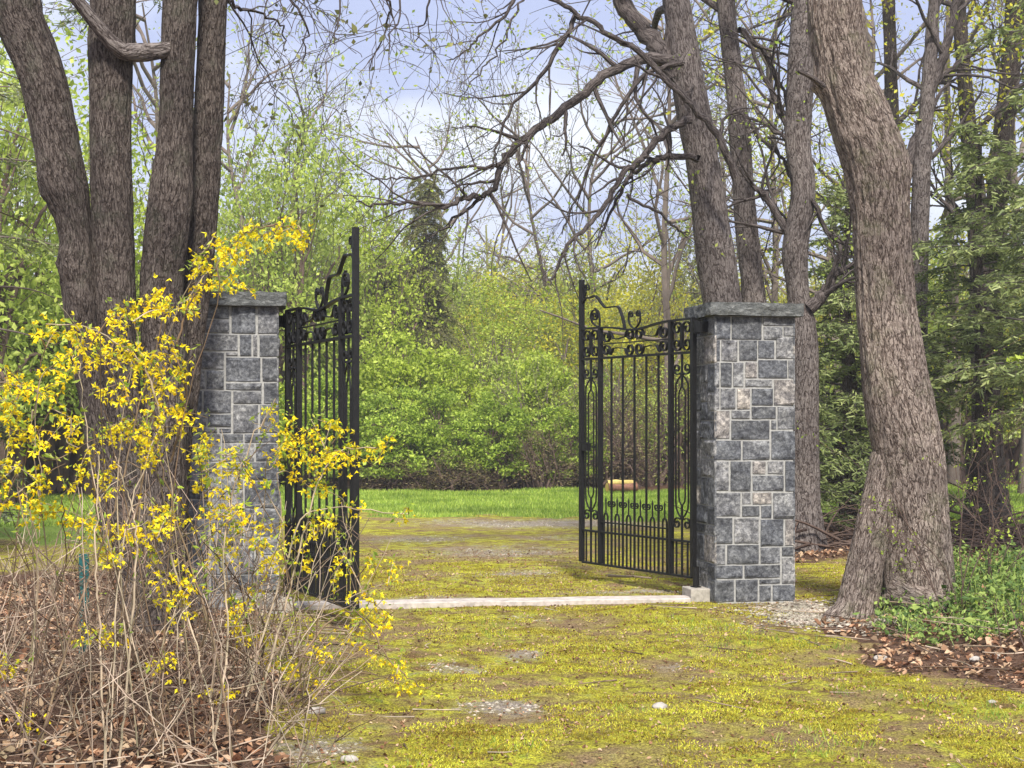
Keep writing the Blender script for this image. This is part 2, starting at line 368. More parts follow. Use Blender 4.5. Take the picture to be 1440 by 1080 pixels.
# moss tufts, grass blades, pebbles, dead leaves on the ground
def scatter(n, x0, x1, y0, y1, test, pw=1.0):
    y = y0 + (y1 - y0) * rng.random(n) ** pw; x = rng.uniform(x0, x1, n); lt, g_, gv_, u_ = masks(x, y); k = test(x, y, lt, g_, gv_, u_)
    x, y = x[k], y[k]; return np.stack((x, y, gz(x, y)), -1)
c = scatter(520000, -2.2, 4.6, 5.6, 15.5, lambda x, y, l, g_, v_, u: (l < .45) & (v_ < .5) & (abs(x) < y * .36) & (fbm(np.stack((x, y, 0 * x), -1) * 3.2, 4, 40) > -.30 + .6 * rng.random(len(x))), 1.2)
d = rdir(rng, len(c)) * .8; d[:, 2] = np.abs(d[:, 2]) + .35
mb = MB(); needles(mb, c, d, .012, .0052, rng); tag(mb.build('moss', M['mossblade'], smooth=False), 'low yellow green moss tufts covering the old drive', 'moss', kind='stuff')
c = scatter(190000, -13, 17, 20.5, 34, lambda x, y, l, g_, v_, u: (g_ > .35) & (l < .6) & (abs(x) < y * .38), 1.0)
c2 = scatter(22000, -30, -4, 17, 70, lambda x, y, l, g_, v_, u: (g_ > .35) & (abs(x) < y * .38))
c = np.concatenate((c, c2)); d = rdir(rng, len(c)) * .5; d[:, 2] = 1
mb = MB(); needles(mb, c, d, .055, .014, rng); tag(mb.build('grass', M['grassblade'], smooth=False), 'bright green spring grass of the lawn beyond the gate', 'grass', kind='stuff')
c = scatter(2600, -2.5, 4, 5.6, 11.5, lambda x, y, l, g_, v_, u: (l < .5) & (fbm(np.stack((x, y, 0 * x), -1) * 1.5, 2, 77) > .28))
c = np.repeat(c, 5, 0) + rng.normal(size=(len(c) * 5, 3)) * (.02, .02, 0); d = rdir(rng, len(c)) * .7; d[:, 2] = 1
mb = MB(); needles(mb, c, d, .045, .004, rng); tag(mb.build('grass', M['grassblade'], smooth=False), 'sparse short grass sprigs growing through the moss of the drive', 'grass', kind='stuff')
def curled(mb, c, size, rng):
    n = len(c); a = rng.uniform(0, 6.28, n); s = size * rng.uniform(.5, 1.3, n)
    d = np.stack((np.cos(a), np.sin(a), rng.normal(0, .35, n)), -1); e = np.stack((-np.sin(a), np.cos(a), rng.normal(0, .35, n)), -1)
    up = np.array((0, 0, 1.0)); c = c + up * (s * .22)[:, None]; s = s[:, None]; q = rng.uniform(.1, .5, n)[:, None]
    V = np.stack((c - d * s * .5, c - d * s * .15 + e * s * .34 + up * s * q, c + d * s * .2 + e * s * .28 + up * s * q * .8, c + d * s * .55 + up * s * .15,
                  c + d * s * .2 - e * s * .30 + up * s * q, c - d * s * .15 - e * s * .32 + up * s * q * .6, c - d * s * .1, c + d * s * .22), 1).reshape(-1, 3)
    k = np.arange(n)[:, None] * 8
    mb.add(V, np.concatenate((k + (6, 7, 2, 1), k + (6, 5, 4, 7))), T=np.concatenate((k + (0, 6, 1), k + (0, 5, 6), k + (7, 3, 2), k + (7, 4, 3))))
c = scatter(42000, -4.5, 5.5, 5.3, 20, lambda x, y, l, g_, v_, u: (l > .5) & (abs(x) < y * .38 + .2), 1.3)
mb = MB(); curled(mb, c, .045, rng); tag(mb.build('leaf_litter', M['litter'], smooth=False), 'dry reddish brown fallen leaves carpeting the planting beds', 'leaves', kind='stuff')
c = scatter(14000, -2.2, 4.2, 5.6, 17, lambda x, y, l, g_, v_, u: (l < .5)); mb = MB(); curled(mb, c, .019, rng)
tag(mb.build('leaf_litter', M['litter'], smooth=False), 'small tan leaf scraps scattered over the mossy drive', 'leaves', kind='stuff')
def pebbles(mb, c, size, rng):
    n = len(c); s = (size * rng.uniform(.4, 1.4, n))[:, None, None]
    o8 = np.array([(1, 0, 0), (-1, 0, 0), (0, 1, 0), (0, -1, 0), (0, 0, .6), (0, 0, -.4)], float)
    V = c[:, None] + o8[None] * s * rng.uniform(.6, 1.3, (n, 6, 1)); k = np.arange(n)[:, None] * 6
    f = [(0, 2, 4), (2, 1, 4), (1, 3, 4), (3, 0, 4), (2, 0, 5), (1, 2, 5), (3, 1, 5), (0, 3, 5)]
    mb.add(V.reshape(-1, 3), T=np.concatenate([k + q for q in f]))
c = scatter(60000, -2.4, 4.4, 5.6, 23, lambda x, y, l, g_, v_, u: (v_ + .3 * rng.random(len(x)) > .62) & (l < .7), 1.5)
M['pebble'] = leafmat('pebble', [(.14, .115, .10), (.28, .245, .22), (.46, .42, .38)], 0, 3, .9)
c2 = np.stack((rng.normal(2.45, .28, 3600), rng.normal(11.25, .35, 3600)), -1); c2 = np.column_stack((c2, gz(c2[:, 0], c2[:, 1]) + .004))
mb = MB(); pebbles(mb, c, .010, rng); pebbles(mb, c2, .015, rng); tag(mb.build('gravel', M['pebble'], smooth=False), 'pale grey gravel showing through bare patches of the moss', 'gravel', kind='stuff')

# ------------------------------------------------------------------ gate pillars
A = R(11.5); ca, sa = math.cos(A), math.sin(A)
traced_r = [(145,100,198,178),(198,100,306,178),(306,100,415,132),(308,132,378,178),(378,132,415,166),(162,178,222,250),(145,178,162,250),(224,178,290,248),(290,178,350,240),(352,166,415,240),
 (143,252,160,335),(160,252,203,335),(203,252,243,335),(245,250,290,305),(290,242,395,305),(395,242,415,305),(245,307,342,335),(345,307,415,395),(160,337,215,408),(217,337,265,408),(267,337,345,395),(143,337,160,408),
 (145,410,195,505),(197,410,265,440),(267,397,355,440),(357,397,415,475),(197,442,333,508),(335,442,357,475),(147,508,234,575),(236,510,333,575),(335,477,415,575),(145,577,192,675),(194,577,268,678),(270,577,320,622),
 (322,577,382,622),(384,577,415,680),(270,624,382,678),(145,680,232,760),(234,680,268,722),(270,680,340,722),(234,724,298,762),(300,724,340,768),(342,682,415,770),(145,762,205,850),(207,764,296,850),(298,770,382,860),
 (384,770,415,860),(145,852,180,920),(182,852,296,918),(298,862,370,918),(372,862,415,895),(145,920,240,965),(242,920,370,965),(372,897,415,985),(145,967,210,1042),(212,967,292,1042),(294,967,370,985),(294,987,338,1042),(340,987,415,1042)]
RS = [((a - 145) / 270, 1 - (d_ - 100) / 942, (c_ - 145) / 270, 1 - (b_ - 100) / 942) for a, b_, c_, d_ in traced_r]
traced_l = [(101,165,175,300),(175,165,294,231),(297,165,414,300),(418,165,510,300),(175,232,294,300),(101,302,158,386),(160,302,332,386),(335,302,395,410),(395,302,422,410),(425,302,510,412),(101,390,155,478),(155,390,270,476),(272,388,332,410),(272,412,436,534),
 (438,414,510,532),(101,480,182,572),(184,478,270,572),(272,536,442,574),(445,534,510,640),(101,575,170,686),(172,575,302,686),(305,575,442,640),(305,642,425,782),(427,642,510,782),(101,690,188,753),(190,688,302,753),(101,755,240,782),(242,755,302,782)]
HH = 1648 - 165
LS = [((a - 101) / 409, 1 - (d_ - 165) / HH, (c_ - 101) / 409, 1 - (b_ - 165) / HH) for a, b_, c_, d_ in traced_l]
def fill(z0, z1, nc, nr, seed):
    r_ = random.Random(seed); g_ = [[0] * nc for _ in range(nr)]; out = []
    for j in range(nr):
        for i_ in range(nc):
            if g_[j][i_]: continue
            wq = r_.choice((2, 2, 3, 3, 4)); hq = r_.choice((1, 2, 2, 2, 3)); wq = min(wq, nc - i_); hq = min(hq, nr - j)
            k = 1
            while k < wq and not g_[j][i_ + k]: k += 1
            wq = k
            if nc - (i_ + wq) == 1 and not g_[j][i_ + wq]: wq += 1
            for jj in range(j, j + hq):
                for ii in range(i_, i_ + wq): g_[jj][ii] = 1
            out.append((i_ / nc, z0 + (z1 - z0) * j / nr, (i_ + wq) / nc, z0 + (z1 - z0) * (j + hq) / nr))
    return out
LS += fill(0, 1 - (783 - 165) / HH, 8, 19, 4)
PW, PD, PH = .67, .52, 2.325
def pillar(label, corner, zb, front, seed):
    """corner: the front corner where the face starts; local x along the gate line, y away from the camera"""
    root = thing('stone_gate_pillar', label, 'pillar', (corner[0], corner[1], zb), A, 'granite pillars carrying the gates')
    r_ = np.random.default_rng(seed)
    mb = MB(); box(mb, (0, 0, -.1), (PW, PD, PH)); mb.build('mortar_core', M['mortar'], root, False)
    mb = MB()
    faces = [((0, 0), (1, 0), (0, -1), PW, front), ((0, PD), (0, -1), (-1, 0), PD, fill(0, 1, 6, 30, seed + 1)), ((PW, 0), (0, 1), (1, 0), PD, fill(0, 1, 6, 30, seed + 2)), ((PW, PD), (-1, 0), (0, 1), PW, fill(0, 1, 8, 30, seed + 3))]
    for o2, du, dn, wd, rects in faces:
        for (a, b_, c_, d_) in rects:
            u0, u1 = a * wd + .0055, c_ * wd - .0055; z0, z1 = b_ * PH + .0055, d_ * PH - .0055
            if a < .01: u0 = -.012
            if c_ > .99: u1 = wd + .012
            nu, nz_ = max(3, int((u1 - u0) / .014)), max(3, int((z1 - z0) / .014))
            gu = np.concatenate(((u0,), np.linspace(u0 + .0022, u1 - .0022, nu), (u1,))); gv_ = np.concatenate(((z0,), np.linspace(z0 + .0022, z1 - .0022, nz_), (z1,))); nu += 2; nz_ += 2
            uu, zz = np.meshgrid(gu, gv_)
            uu, zz = uu.ravel(), zz.ravel()
            e = np.minimum(np.minimum(uu - u0, u1 - uu), np.minimum(zz - z0, z1 - zz)); fo = sstep(0, .007, e)
            off = r_.uniform(0, 60); q = np.stack((uu * 11 + off, zz * 11, 0 * uu + off), -1)
            tilt = r_.normal(0, .05) * (uu - (u0 + u1) / 2) + r_.normal(0, .05) * (zz - (z0 + z1) / 2)
            h_ = .008 + fo * (.002 + .008 * fbm(q, 4, seed) + tilt); h_ = np.where(e <= 1e-9, -.004, np.maximum(h_, .003))
            jit = .0022 * vn(np.stack((uu * 20, zz * 20, 0 * uu + off), -1), 5) * (e < .012)
            V = np.stack((o2[0] + du[0] * (uu + jit) + dn[0] * h_, o2[1] + du[1] * (uu + jit) + dn[1] * h_, zz + jit), -1)
            i_ = np.arange(nz_ - 1)[:, None] * nu + np.arange(nu - 1)[None]
            mb.add(V, np.stack((i_, i_ + 1, i_ + nu + 1, i_ + nu), -1).reshape(-1, 4))
    mb.build('shaft', M['granite'], root, False)
    # rough cap slab
    mb = MB(); ov = .068; n1, n2, n3 = 64, 52, 9
    def patch(p0, du, dv, nu, nv):
        a_, b2 = np.meshgrid(np.linspace(0, 1, nu), np.linspace(0, 1, nv)); V = np.array(p0) + a_.ravel()[:, None] * np.array(du) + b2.ravel()[:, None] * np.array(dv)
        cx, cy, cz = PW / 2, PD / 2, PH + .055
        rel = V - (cx, cy, cz); k = 3.0; n_ = rel / np.array((PW / 2 + ov, PD / 2 + ov, .06)); ln = (np.abs(n_) ** 8).sum(1) ** (1 / 8)
        V = np.array((cx, cy, cz)) + rel / (ln[:, None] ** .12)
        out = rel * np.array((1, 1, 0)); out /= np.linalg.norm(out, axis=1)[:, None] + 1e-6
        V = V + out * (.014 * fbm(V * (9, 9, 22), 3, seed))[:, None]; V[:, 2] += .006 * fbm(V * 8, 3, seed + 5)
        i_ = np.arange(nv - 1)[:, None] * nu + np.arange(nu - 1)[None]; mb.add(V, np.stack((i_, i_ + 1, i_ + nu + 1, i_ + nu), -1).reshape(-1, 4))
    X0, X1, Y0, Y1, Z0, Z1 = -ov, PW + ov, -ov, PD + ov, PH, PH + .105
    patch((X0, Y0, Z0), (X1 - X0, 0, 0), (0, 0, Z1 - Z0), n1, n3); patch((X1, Y0, Z0), (0, Y1 - Y0, 0), (0, 0, Z1 - Z0), n2, n3)
    patch((X1, Y1, Z0), (X0 - X1, 0, 0), (0, 0, Z1 - Z0), n1, n3); patch((X0, Y1, Z0), (0, Y0 - Y1, 0), (0, 0, Z1 - Z0), n2, n3)
    patch((X0, Y0, Z1), (X1 - X0, 0, 0), (0, Y1 - Y0, 0), n1, n2); patch((X0, Y1, Z0), (X1 - X0, 0, 0), (0, Y0 - Y1, 0), n1, n2)
    mb.build('cap', M['capstone'], root)
    return root
HR = (1.499, 12.23); HL = (-1.748, 11.54)
pillar('grey granite gate pillar fully in view beside the thick leaning tree', (1.649, 11.985), .0, RS, 21)
pillar('grey granite gate pillar half hidden by the clustered trunks and yellow forsythia', (-1.79 - PW * ca, 11.28 - PW * sa), .02, LS, 51)

# threshold and footings
mb = MB(); n_ = 120; xx = np.linspace(-1.72, 1.45, n_); cy = 11.925 + .135 * xx
for s_ in (0,):
    e1 = .004 * vn(np.stack((xx * 6, 0 * xx, 0 * xx), -1), 3); e2 = .005 * vn(np.stack((xx * 6, 0 * xx + 9, 0 * xx), -1), 4); ht = .034 + .0015 * vn(np.stack((xx * 3, 0 * xx + 3, 0 * xx), -1), 6)
    rows = [np.stack((xx, cy - .12 + e1, 0 * xx - .06), -1), np.stack((xx, cy - .12 + e1, ht - .006), -1), np.stack((xx, cy - .11 + e1, ht), -1), np.stack((xx, cy + .11 + e2, ht), -1), np.stack((xx, cy + .12 + e2, ht - .006), -1), np.stack((xx, cy + .12 + e2, 0 * xx - .06), -1)]
    i_ = np.arange(5)[:, None] * n_ + np.arange(n_ - 1)[None]; mb.add(np.concatenate(rows), np.stack((i_, i_ + 1, i_ + n_ + 1, i_ + n_), -1).reshape(-1, 4), )
M['kerb'] = plainmat('kerb', (.46, .41, .37), .95, .3, 16, 0, .004)
tag(mb.build('threshold_stone', M['kerb'], smooth=False), 'long narrow pale stone sill set flush in the ground between the pillars', 'threshold')
for (hx, hy), s_, lab in ((HR, 1, 'small concrete footing block under the hinge beside the fully visible pillar'), (HL, -1, 'small concrete footing block under the hinge among forsythia twigs')):
    Mt = Matrix.Translation((hx + s_ * .03 * ca, hy + s_ * .03 * sa - .04, 0)) @ Matrix.Rotation(A, 4, 'Z')
    mb = MB(); box(mb, (-.095, -.12, -.05), (.075, .12, .10), Mt); tag(bevel(mb.build('footing_block', M['concrete'], smooth=False), .008), lab, 'footing', 'concrete hinge footings')

# ------------------------------------------------------------------ wrought iron gates
def strap(mb, pts, wd=.02, th=.009):
    """flat bar swept along a curve in the u-z plane, wd across the gate, th thick"""
    p = np.asarray(pts, float); n = len(p); tg = np.gradient(p, axis=0); tg /= np.linalg.norm(tg, axis=1)[:, None] + 1e-9
    nr = np.stack((-tg[:, 1], tg[:, 0]), -1) * th / 2; V = []
    for sg, y in ((1, -1), (1, 1), (-1, 1), (-1, -1)):
        q = p + sg * nr; V.append(np.stack((q[:, 0], np.full(n, y * wd / 2), q[:, 1]), -1))
    V = np.stack(V, 1).reshape(-1, 3); Q = []
    for i_ in range(n - 1):
        for k in range(4): Q.append((i_ * 4 + k, i_ * 4 + (k + 1) % 4, (i_ + 1) * 4 + (k + 1) % 4, (i_ + 1) * 4 + k))
    Q.append((0, 3, 2, 1)); e = (n - 1) * 4; Q.append((e, e + 1, e + 2, e + 3)); return mb.add(V, Q)
def spiral(c, r0, r1, a0, turns, n=34):
    """from outer radius r0 at angle a0 winding in to r1; negative turns go clockwise"""
    t_ = np.linspace(0, 1, n); a = a0 + turns * 2 * np.pi * t_; r_ = r0 + (r1 - r0) * t_ ** .8
    return np.stack((c[0] + r_ * np.cos(a), c[1] + r_ * np.sin(a)), -1)
def join(*ps): return np.concatenate([np.asarray(p, float) for p in ps])
def mir(p, c): q = np.array(p, float); q[:, 0] = 2 * c - q[:, 0]; return q
def make_gate(label):
    g_ = thing('iron_gate', label, 'gate', (0, 0, 0), 0, 'wrought iron gate leaves')
    ir = M['iron']; Wg = 1.64
    def part(name, mb, smooth=False): o_ = mb.build(name, ir, g_, smooth); kid(g_, o_); return o_
    zb, z1, z2, z3, z4 = .18, .47, .56, 2.04, 2.32
    for u, top in ((.0, z4 + .005), (.30, z4), (1.34, z4), (1.64, 2.775)):
        mb = MB(); wq = .019 if u in (0., 1.64) else .015; box(mb, (u - wq, -.021, zb), (u + wq, .021, top)); part('stile', mb)
    mb = MB(); box(mb, (.02, -.016, zb - .012), (1.62, .016, zb + .006)); part('rail', mb)
    mb = MB(); box(mb, (.02, -.014, z1 - .009), (1.62, .014, z1 + .009)); part('rail', mb)
    mb = MB(); box(mb, (.316, -.010, z2 - .006), (1.324, .010, z2 + .006)); part('rail', mb)
    mb = MB(); box(mb, (.02, -.016, z3 - .010), (1.62, .016, z3 + .010)); part('rail', mb)
    t_ = np.linspace(0, 1, 60); u_ = .0 + 1.62 * t_
    zt = z4 - .048 * np.exp(-((u_ - .82) / .30) ** 2)
    mb = MB(); strap(mb, np.stack((u_, zt), -1), .036, .016); part('top_rail', mb)
    for k in range(1, 6):
        u = .30 + 1.04 * k / 6; mb = MB(); box(mb, (u - .0075, -.0075, zb), (u + .0075, .0075, z3)); part('bar', mb)
    for k in range(6):
        u0 = .30 + 1.04 * k / 6; du = 1.04 / 18; a, b_ = u0 + du, u0 + 2 * du; um = (a + b_) / 2; r_ = (b_ - a) / 2
        mb = MB(); an = np.linspace(np.pi, 0, 13); arch = np.stack((um + r_ * np.cos(an), .60 + r_ * 1.5 * np.sin(an)), -1)
        strap(mb, join([(a, zb), (a, .5)], arch, [(b_, .5), (b_, zb)]), .013, .012)
        box(mb, (um - .005, -.005, .64), (um + .005, .005, .76)); V = [(um - .009, -.006, .755), (um + .009, -.006, .755), (um + .009, .006, .755), (um - .009, .006, .755), (um, 0, .80)]
        mb.add(V, T=[(0, 1, 4), (1, 2, 4), (2, 3, 4), (3, 0, 4)]); part('spear', mb)
    for k in range(1, 6):
        u = .30 + 1.04 * k / 6; mb = MB()
        sp = spiral((u + .030, .735), .030, .010, -2.2, 1.2, 22); strap(mb, join([(u + .004, .70)], sp), .014, .007); strap(mb, mir(join([(u + .004, .70)], sp), u), .014, .007); part('scroll', mb)
    # side panels, same at each end
    for uc in (.15, 1.49):
        mb = MB(); box(mb, (uc - .0075, -.0075, 1.76), (uc + .0075, .0075, z3)); part('bar', mb)
        mb = MB(); box(mb, (uc - .0075, -.0075, zb), (uc + .0075, .0075, .76)); part('bar', mb)
        for s_ in (-1, 1):
            mb = MB(); box(mb, (uc + s_ * .075 - .006, -.0065, zb), (uc + s_ * .075 + .006, .0065, z1)); part('bar', mb)
        mb = MB()
        for q in (lambda p: p, lambda p: mir(p, uc)):
            strap(mb, q([(uc, 1.86), (uc + .05, 1.825), (uc + .082, 1.78), (uc + .085, 1.70), (uc + .085, .80), (uc + .078, .74), (uc + .045, .69), (uc, .655)]), .013, .008)
            strap(mb, q([(uc, 1.765), (uc + .035, 1.725), (uc + .043, 1.68), (uc + .043, .84), (uc + .035, .80), (uc, .76)]), .012, .007)
        part('hairpin', mb)
        mb = MB(); sp = spiral((uc + .066, 1.91), .054, .014, -2.4, 1.35); strap(mb, join([(uc + .004, 1.845)], sp), .018, .008); strap(mb, mir(join([(uc + .004, 1.845)], sp), uc), .018, .008); part('scroll', mb)
        mb = MB(); sp = spiral((uc + .066, .612), .054, .014, 2.4, -1.35); strap(mb, join([(uc + .004, .67)], sp), .018, .008); strap(mb, mir(join([(uc + .004, .67)], sp), uc), .018, .008); part('scroll', mb)
        zc = 2.18
        for s_ in (-1, 1):   # an S scroll each side
            top = spiral((uc + s_ * .072, zc + .078), .052, .014, (-1.1 if s_ > 0 else np.pi + 1.1), s_ * 1.3)
            bot = spiral((uc + s_ * .072, zc - .078), .052, .014, (1.1 if s_ > 0 else np.pi - 1.1), -s_ * 1.3)
            if s_ > 0:
                top = spiral((uc + .068, zc + .066), .066, .022, np.pi * 1.1, -1.2); bot = spiral((uc + .068, zc - .066), .066, .022, np.pi * .9, 1.2)
                mb = MB(); strap(mb, join(bot[::-1], [(uc + .008, zc)], top), .026, .0075)
            else: mb = MB(); strap(mb, mir(join(spiral((uc + .068, zc - .066), .066, .022, np.pi * .9, 1.2)[::-1], [(uc + .008, zc)], spiral((uc + .068, zc + .066), .066, .022, np.pi * 1.1, -1.2)), uc), .026, .0075)
            part('scroll', mb)
    # middle panel
    uc, zc = .82, 2.165
    mb = MB(); box(mb, (.316, -.006, zc - .005), (1.324, .006, zc + .005)); part('rail', mb)
    for sx in (-1, 1):
        for sz in (-1, 1):
            e = spiral((.425, .066), .064, .022, 2.3, 1.25)[::-1]; c_ = spiral((.062, .060), .050, .014, .3, -1.6 if 0 else 1.5)
            pth = join(e, [(.37, .105), (.345, .085), (.315, .040), (.26, .036), (.14, .052)], spiral((.068, .062), .064, .022, 0.0, 1.25))
            if sz < 0: pth = join(spiral((.425, .062), .062, .022, 2.6, 1.25)[::-1], [(.36, .10), (.32, .045), (.25, .040), (.14, .052)], spiral((.068, .062), .064, .022, .0, 1.25))
            pth[:, 0] = uc + sx * pth[:, 0]; pth[:, 1] = zc + sz * pth[:, 1]
            mb = MB(); strap(mb, pth, .028, .0075); part('scroll', mb)
    # lyre on the top rail
    mb = MB()
    l = join(catmull([(.825, 2.28), (.87, 2.305), (.905, 2.35), (.905, 2.40)], 4), spiral((.872, 2.405), .034, .010, .0, 1.4)); strap(mb, l, .018, .008); strap(mb, mir(l, .82), .018, .008); part('lyre', mb)
    # ogee sweeping up to the tall meeting stile
    mb = MB(); og = catmull([(.965, 2.29), (.985, 2.36), (1.02, 2.43), (1.065, 2.485), (1.16, 2.492), (1.25, 2.492), (1.29, 2.51), (1.38, 2.585), (1.43, 2.612), (1.50, 2.60), (1.575, 2.60), (1.615, 2.56)], 6)
    strap(mb, og, .030, .012); sp = spiral((1.545, 2.69), .045, .012, -1.0, 1.35); strap(mb, join([(1.60, 2.60)], sp), .018, .008)
    sp = spiral((1.59, 2.70), .026, .008, np.pi + .5, -1.3, 20); strap(mb, sp, .018, .007); part('crest_scroll', mb)
    mb = MB(); sp = spiral((1.43, 2.43), .065, .014, -.2, 1.7, 44); strap(mb, join([(1.34, 2.325), (1.36, 2.345), (1.43, 2.37) ] if 0 else [(1.355, 2.325), (1.42, 2.34), (1.47, 2.37)], sp), .020, .009)
    strap(mb, catmull([(1.355, 2.325), (1.352, 2.40), (1.375, 2.465), (1.43, 2.50)], 6), .020, .009); part('crest_scroll', mb)
    # latch
    mb = MB(); box(mb, (1.535, -.03, 1.20), (1.60, .03, 1.27)); box(mb, (1.60, -.012, 1.225), (1.685, .012, 1.245)); lt = part('latch', mb)
    mb = MB(); tube(mb, [(1.565, -.03, 1.235), (1.565, -.075, 1.235), (1.515, -.08, 1.235)], .008, 8); k = mb.build('latch_handle', ir, lt, True); kid(lt, k)
    # hinge straps and pivot
    mb = MB(); box(mb, (-.11, -.02, 2.235), (.0, .02, 2.275)); tube(mb, [(-.045, 0, 2.19), (-.045, 0, 2.30)], .027, 12); box(mb, (-.15, -.045, 2.20), (-.085, .045, 2.29)); part('hinge', mb)
    mb = MB(); tube(mb, [(-.035, 0, .06), (-.035, 0, .27)], .026, 12); box(mb, (-.07, -.03, .08), (.0, .03, .11)); box(mb, (-.03, -.016, .2), (.01, .016, .235)); part('hinge', mb)
    return g_
gate = make_gate('black iron gate leaf swung away over the moss, beside the fully visible pillar')
gate.location = (HR[0], HR[1], 0); gate.rotation_euler = (0, 0, math.atan2(13.63 - 12.23, .642 - 1.499))
g2 = copy_tree(gate); g2['label'] = 'black iron gate leaf swung towards the camera, partly behind yellow forsythia'
g2.location = (HL[0], HL[1], .01); g2.rotation_euler = (0, 0, math.atan2(10.05 - 11.54, -1.063 + 1.748))

# ------------------------------------------------------------------ big trunks
def trunk(mb, pts, n=16, sides=96, disp=.012, seed=0, flare=0, knobs=(), fz=.6, fur=True):
    """pts: rows of (x, y, z, radius); seam of the bark turned away from the camera"""
    q = catmull(pts, n); p, r = q[:, :3], q[:, 3]
    ln = np.concatenate(((0,), np.cumsum(np.linalg.norm(np.diff(p, axis=0), axis=1))))
    m_ = max(8, int(ln[-1] / (.02 if sides > 60 else .08))); L_ = np.linspace(0, ln[-1], m_)
    p = np.stack([np.interp(L_, ln, p[:, k]) for k in range(3)], -1); r = np.interp(L_, ln, r)
    tg = np.gradient(p, axis=0); tg /= np.linalg.norm(tg, axis=1)[:, None]
    ref = np.array((0, 1.0, 0)); a = ref - tg * (tg @ ref)[:, None]; a /= np.linalg.norm(a, axis=1)[:, None]; b_ = np.cross(tg, a)
    th = np.linspace(0, 2 * np.pi, sides + 1); D = a[:, None] * np.cos(th)[None, :, None] + b_[:, None] * np.sin(th)[None, :, None]
    rr = np.broadcast_to(r[:, None], (m_, sides + 1)).copy()
    if flare:
        z = p[:, 2][:, None]; fl = np.exp(-np.clip(z, 0, 9) / fz); rr *= 1 + flare * fl * (.55 + .45 * np.cos(5 * th + seed)[None] * np.cos(2 * th + 1.3)[None])
    V = p[:, None] + D * rr[:, :, None]; v = V.reshape(-1, 3)
    per = np.stack((np.cos(th)[None] * r.mean() + 0 * L_[:, None], np.sin(th)[None] * r.mean() + 0 * L_[:, None], 0 * th[None] + L_[:, None]), -1).reshape(-1, 3)
    h = .9 * fbm(per * (3, 3, 1.6) + seed * 9.1, 3, seed)
    if fur: h = h + .55 * (1 - 2 * np.abs(fbm(per * (26, 26, 4.5) + seed, 2, seed + 1)))
    v = v + D.reshape(-1, 3) * (disp * h)[:, None]
    for kx, ky, kz, kr, kh in knobs:
        dd = np.linalg.norm((v - (kx, ky, kz)) / (1, 1, 1.15), axis=1); g_ = np.exp(-(dd / kr) ** 2)
        v = v + D.reshape(-1, 3) * (kh * g_ * (1 + .5 * fbm(v * 22, 2, seed)))[:, None]
    U = np.stack(np.broadcast_arrays(th[None] * r.mean(), L_[:, None]), -1).reshape(-1, 2)
    s1 = sides + 1; i_ = np.arange(m_ - 1)[:, None] * s1 + np.arange(sides)[None]
    return mb.add(v, np.stack((i_, i_ + 1, i_ + s1 + 1, i_ + s1), -1).reshape(-1, 4), U=U)
def TP(rows, d, base=None, top=None, dd=0):
    """rows of (px, py, width px) at depth d -> (x, y, z, r)"""
    out = []
    for k, (px, py, w_) in enumerate(rows):
        de = d + dd * k / max(1, len(rows) - 1); x, y, z = P(px, py, de); out.append((x, y, z, w_ / 2 * .94 * de / F))
    if base is not None: out = [(*base[:3], base[3])] + out
    if top: out += top
    return out
def limb(S, T, rows, d, r0, r1, dd=0, kids=7, kl=1.0, lv=2, seed=1, **kw):
    """traced bough with its own side branches"""
    q = catmull([(*P(a, b_, d + dd * k / max(1, len(rows) - 1)),) for k, (a, b_) in enumerate(rows)], 6); n = len(q)
    rg = random.Random(seed); q = q + np.random.default_rng(seed).normal(0, .012, q.shape)
    rad = np.linspace(r0, r1, n) ** 1.0; S.append((q, rad))
    for k in range(kids):
        i_ = int(n * (.12 + .86 * (k + rg.random() * .6) / kids)); i_ = min(i_, n - 2); t_ = Vector(q[i_ + 1] - q[i_]).normalized()
        ax = Vector((rg.gauss(0, .5), rg.gauss(0, 1), rg.gauss(0, .5))).normalized().cross(t_).normalized(); dn = (t_ * .75 + ax * rg.uniform(.4, .9)).normalized()
        grow(S, T, tuple(q[i_]), dn, kl * rg.uniform(.6, 1.2), rad[i_] * .55, 0, lv, rg, **kw)
def tipleaf(mb, T, per, jit, size, rng, keep=1.0, **k):
    if not T: return mb
    c = np.array([tuple(p) for p, _ in T]); c = c[rng.random(len(c)) < keep]
    c = np.repeat(c, per, 0); return leaves(mb, c + rng.normal(0, jit, c.shape), size, rng, **k)

FINE = dict(wob=.16, trop=-.015, nch=(2.2, 3.4), spread=.75, ratio=.6, start=.2, steps=6, rmin=.0026, end=.35)
# the leaning maple at the right
D1 = 11.35
t = thing('leaning_tree', 'thick leaning trunk with furrowed pinkish grey bark and cleft base beside the granite pillar', 'tree', (2.95, D1, 0))
pm = Matrix.Translation((-2.95, -D1, 0))
def localize(o, root): o.parent = root; o.matrix_parent_inverse = Matrix.Translation(-root.location); return o
mb = MB()
rows = [(1292, 862, 112), (1288, 790, 106), (1284, 715, 102), (1278, 640, 100), (1260, 540, 94), (1247, 450, 86), (1240, 310, 83), (1232, 235, 92), (1211, 170, 92), (1190, 110, 82), (1177, 45, 80), (1172, -20, 78)]
tp = TP(rows, D1, (3.17, D1, -.12, .36)); x, y, z, r = tp[-1]
tp += [(x - .05, y + .1, z + 1.2, .19), (x - .25, y + .2, z + 3, .15), (x - .2, y + .3, z + 5, .08)]
kn = P(1150, 120, D1); kn2 = P(1283, 222, D1)
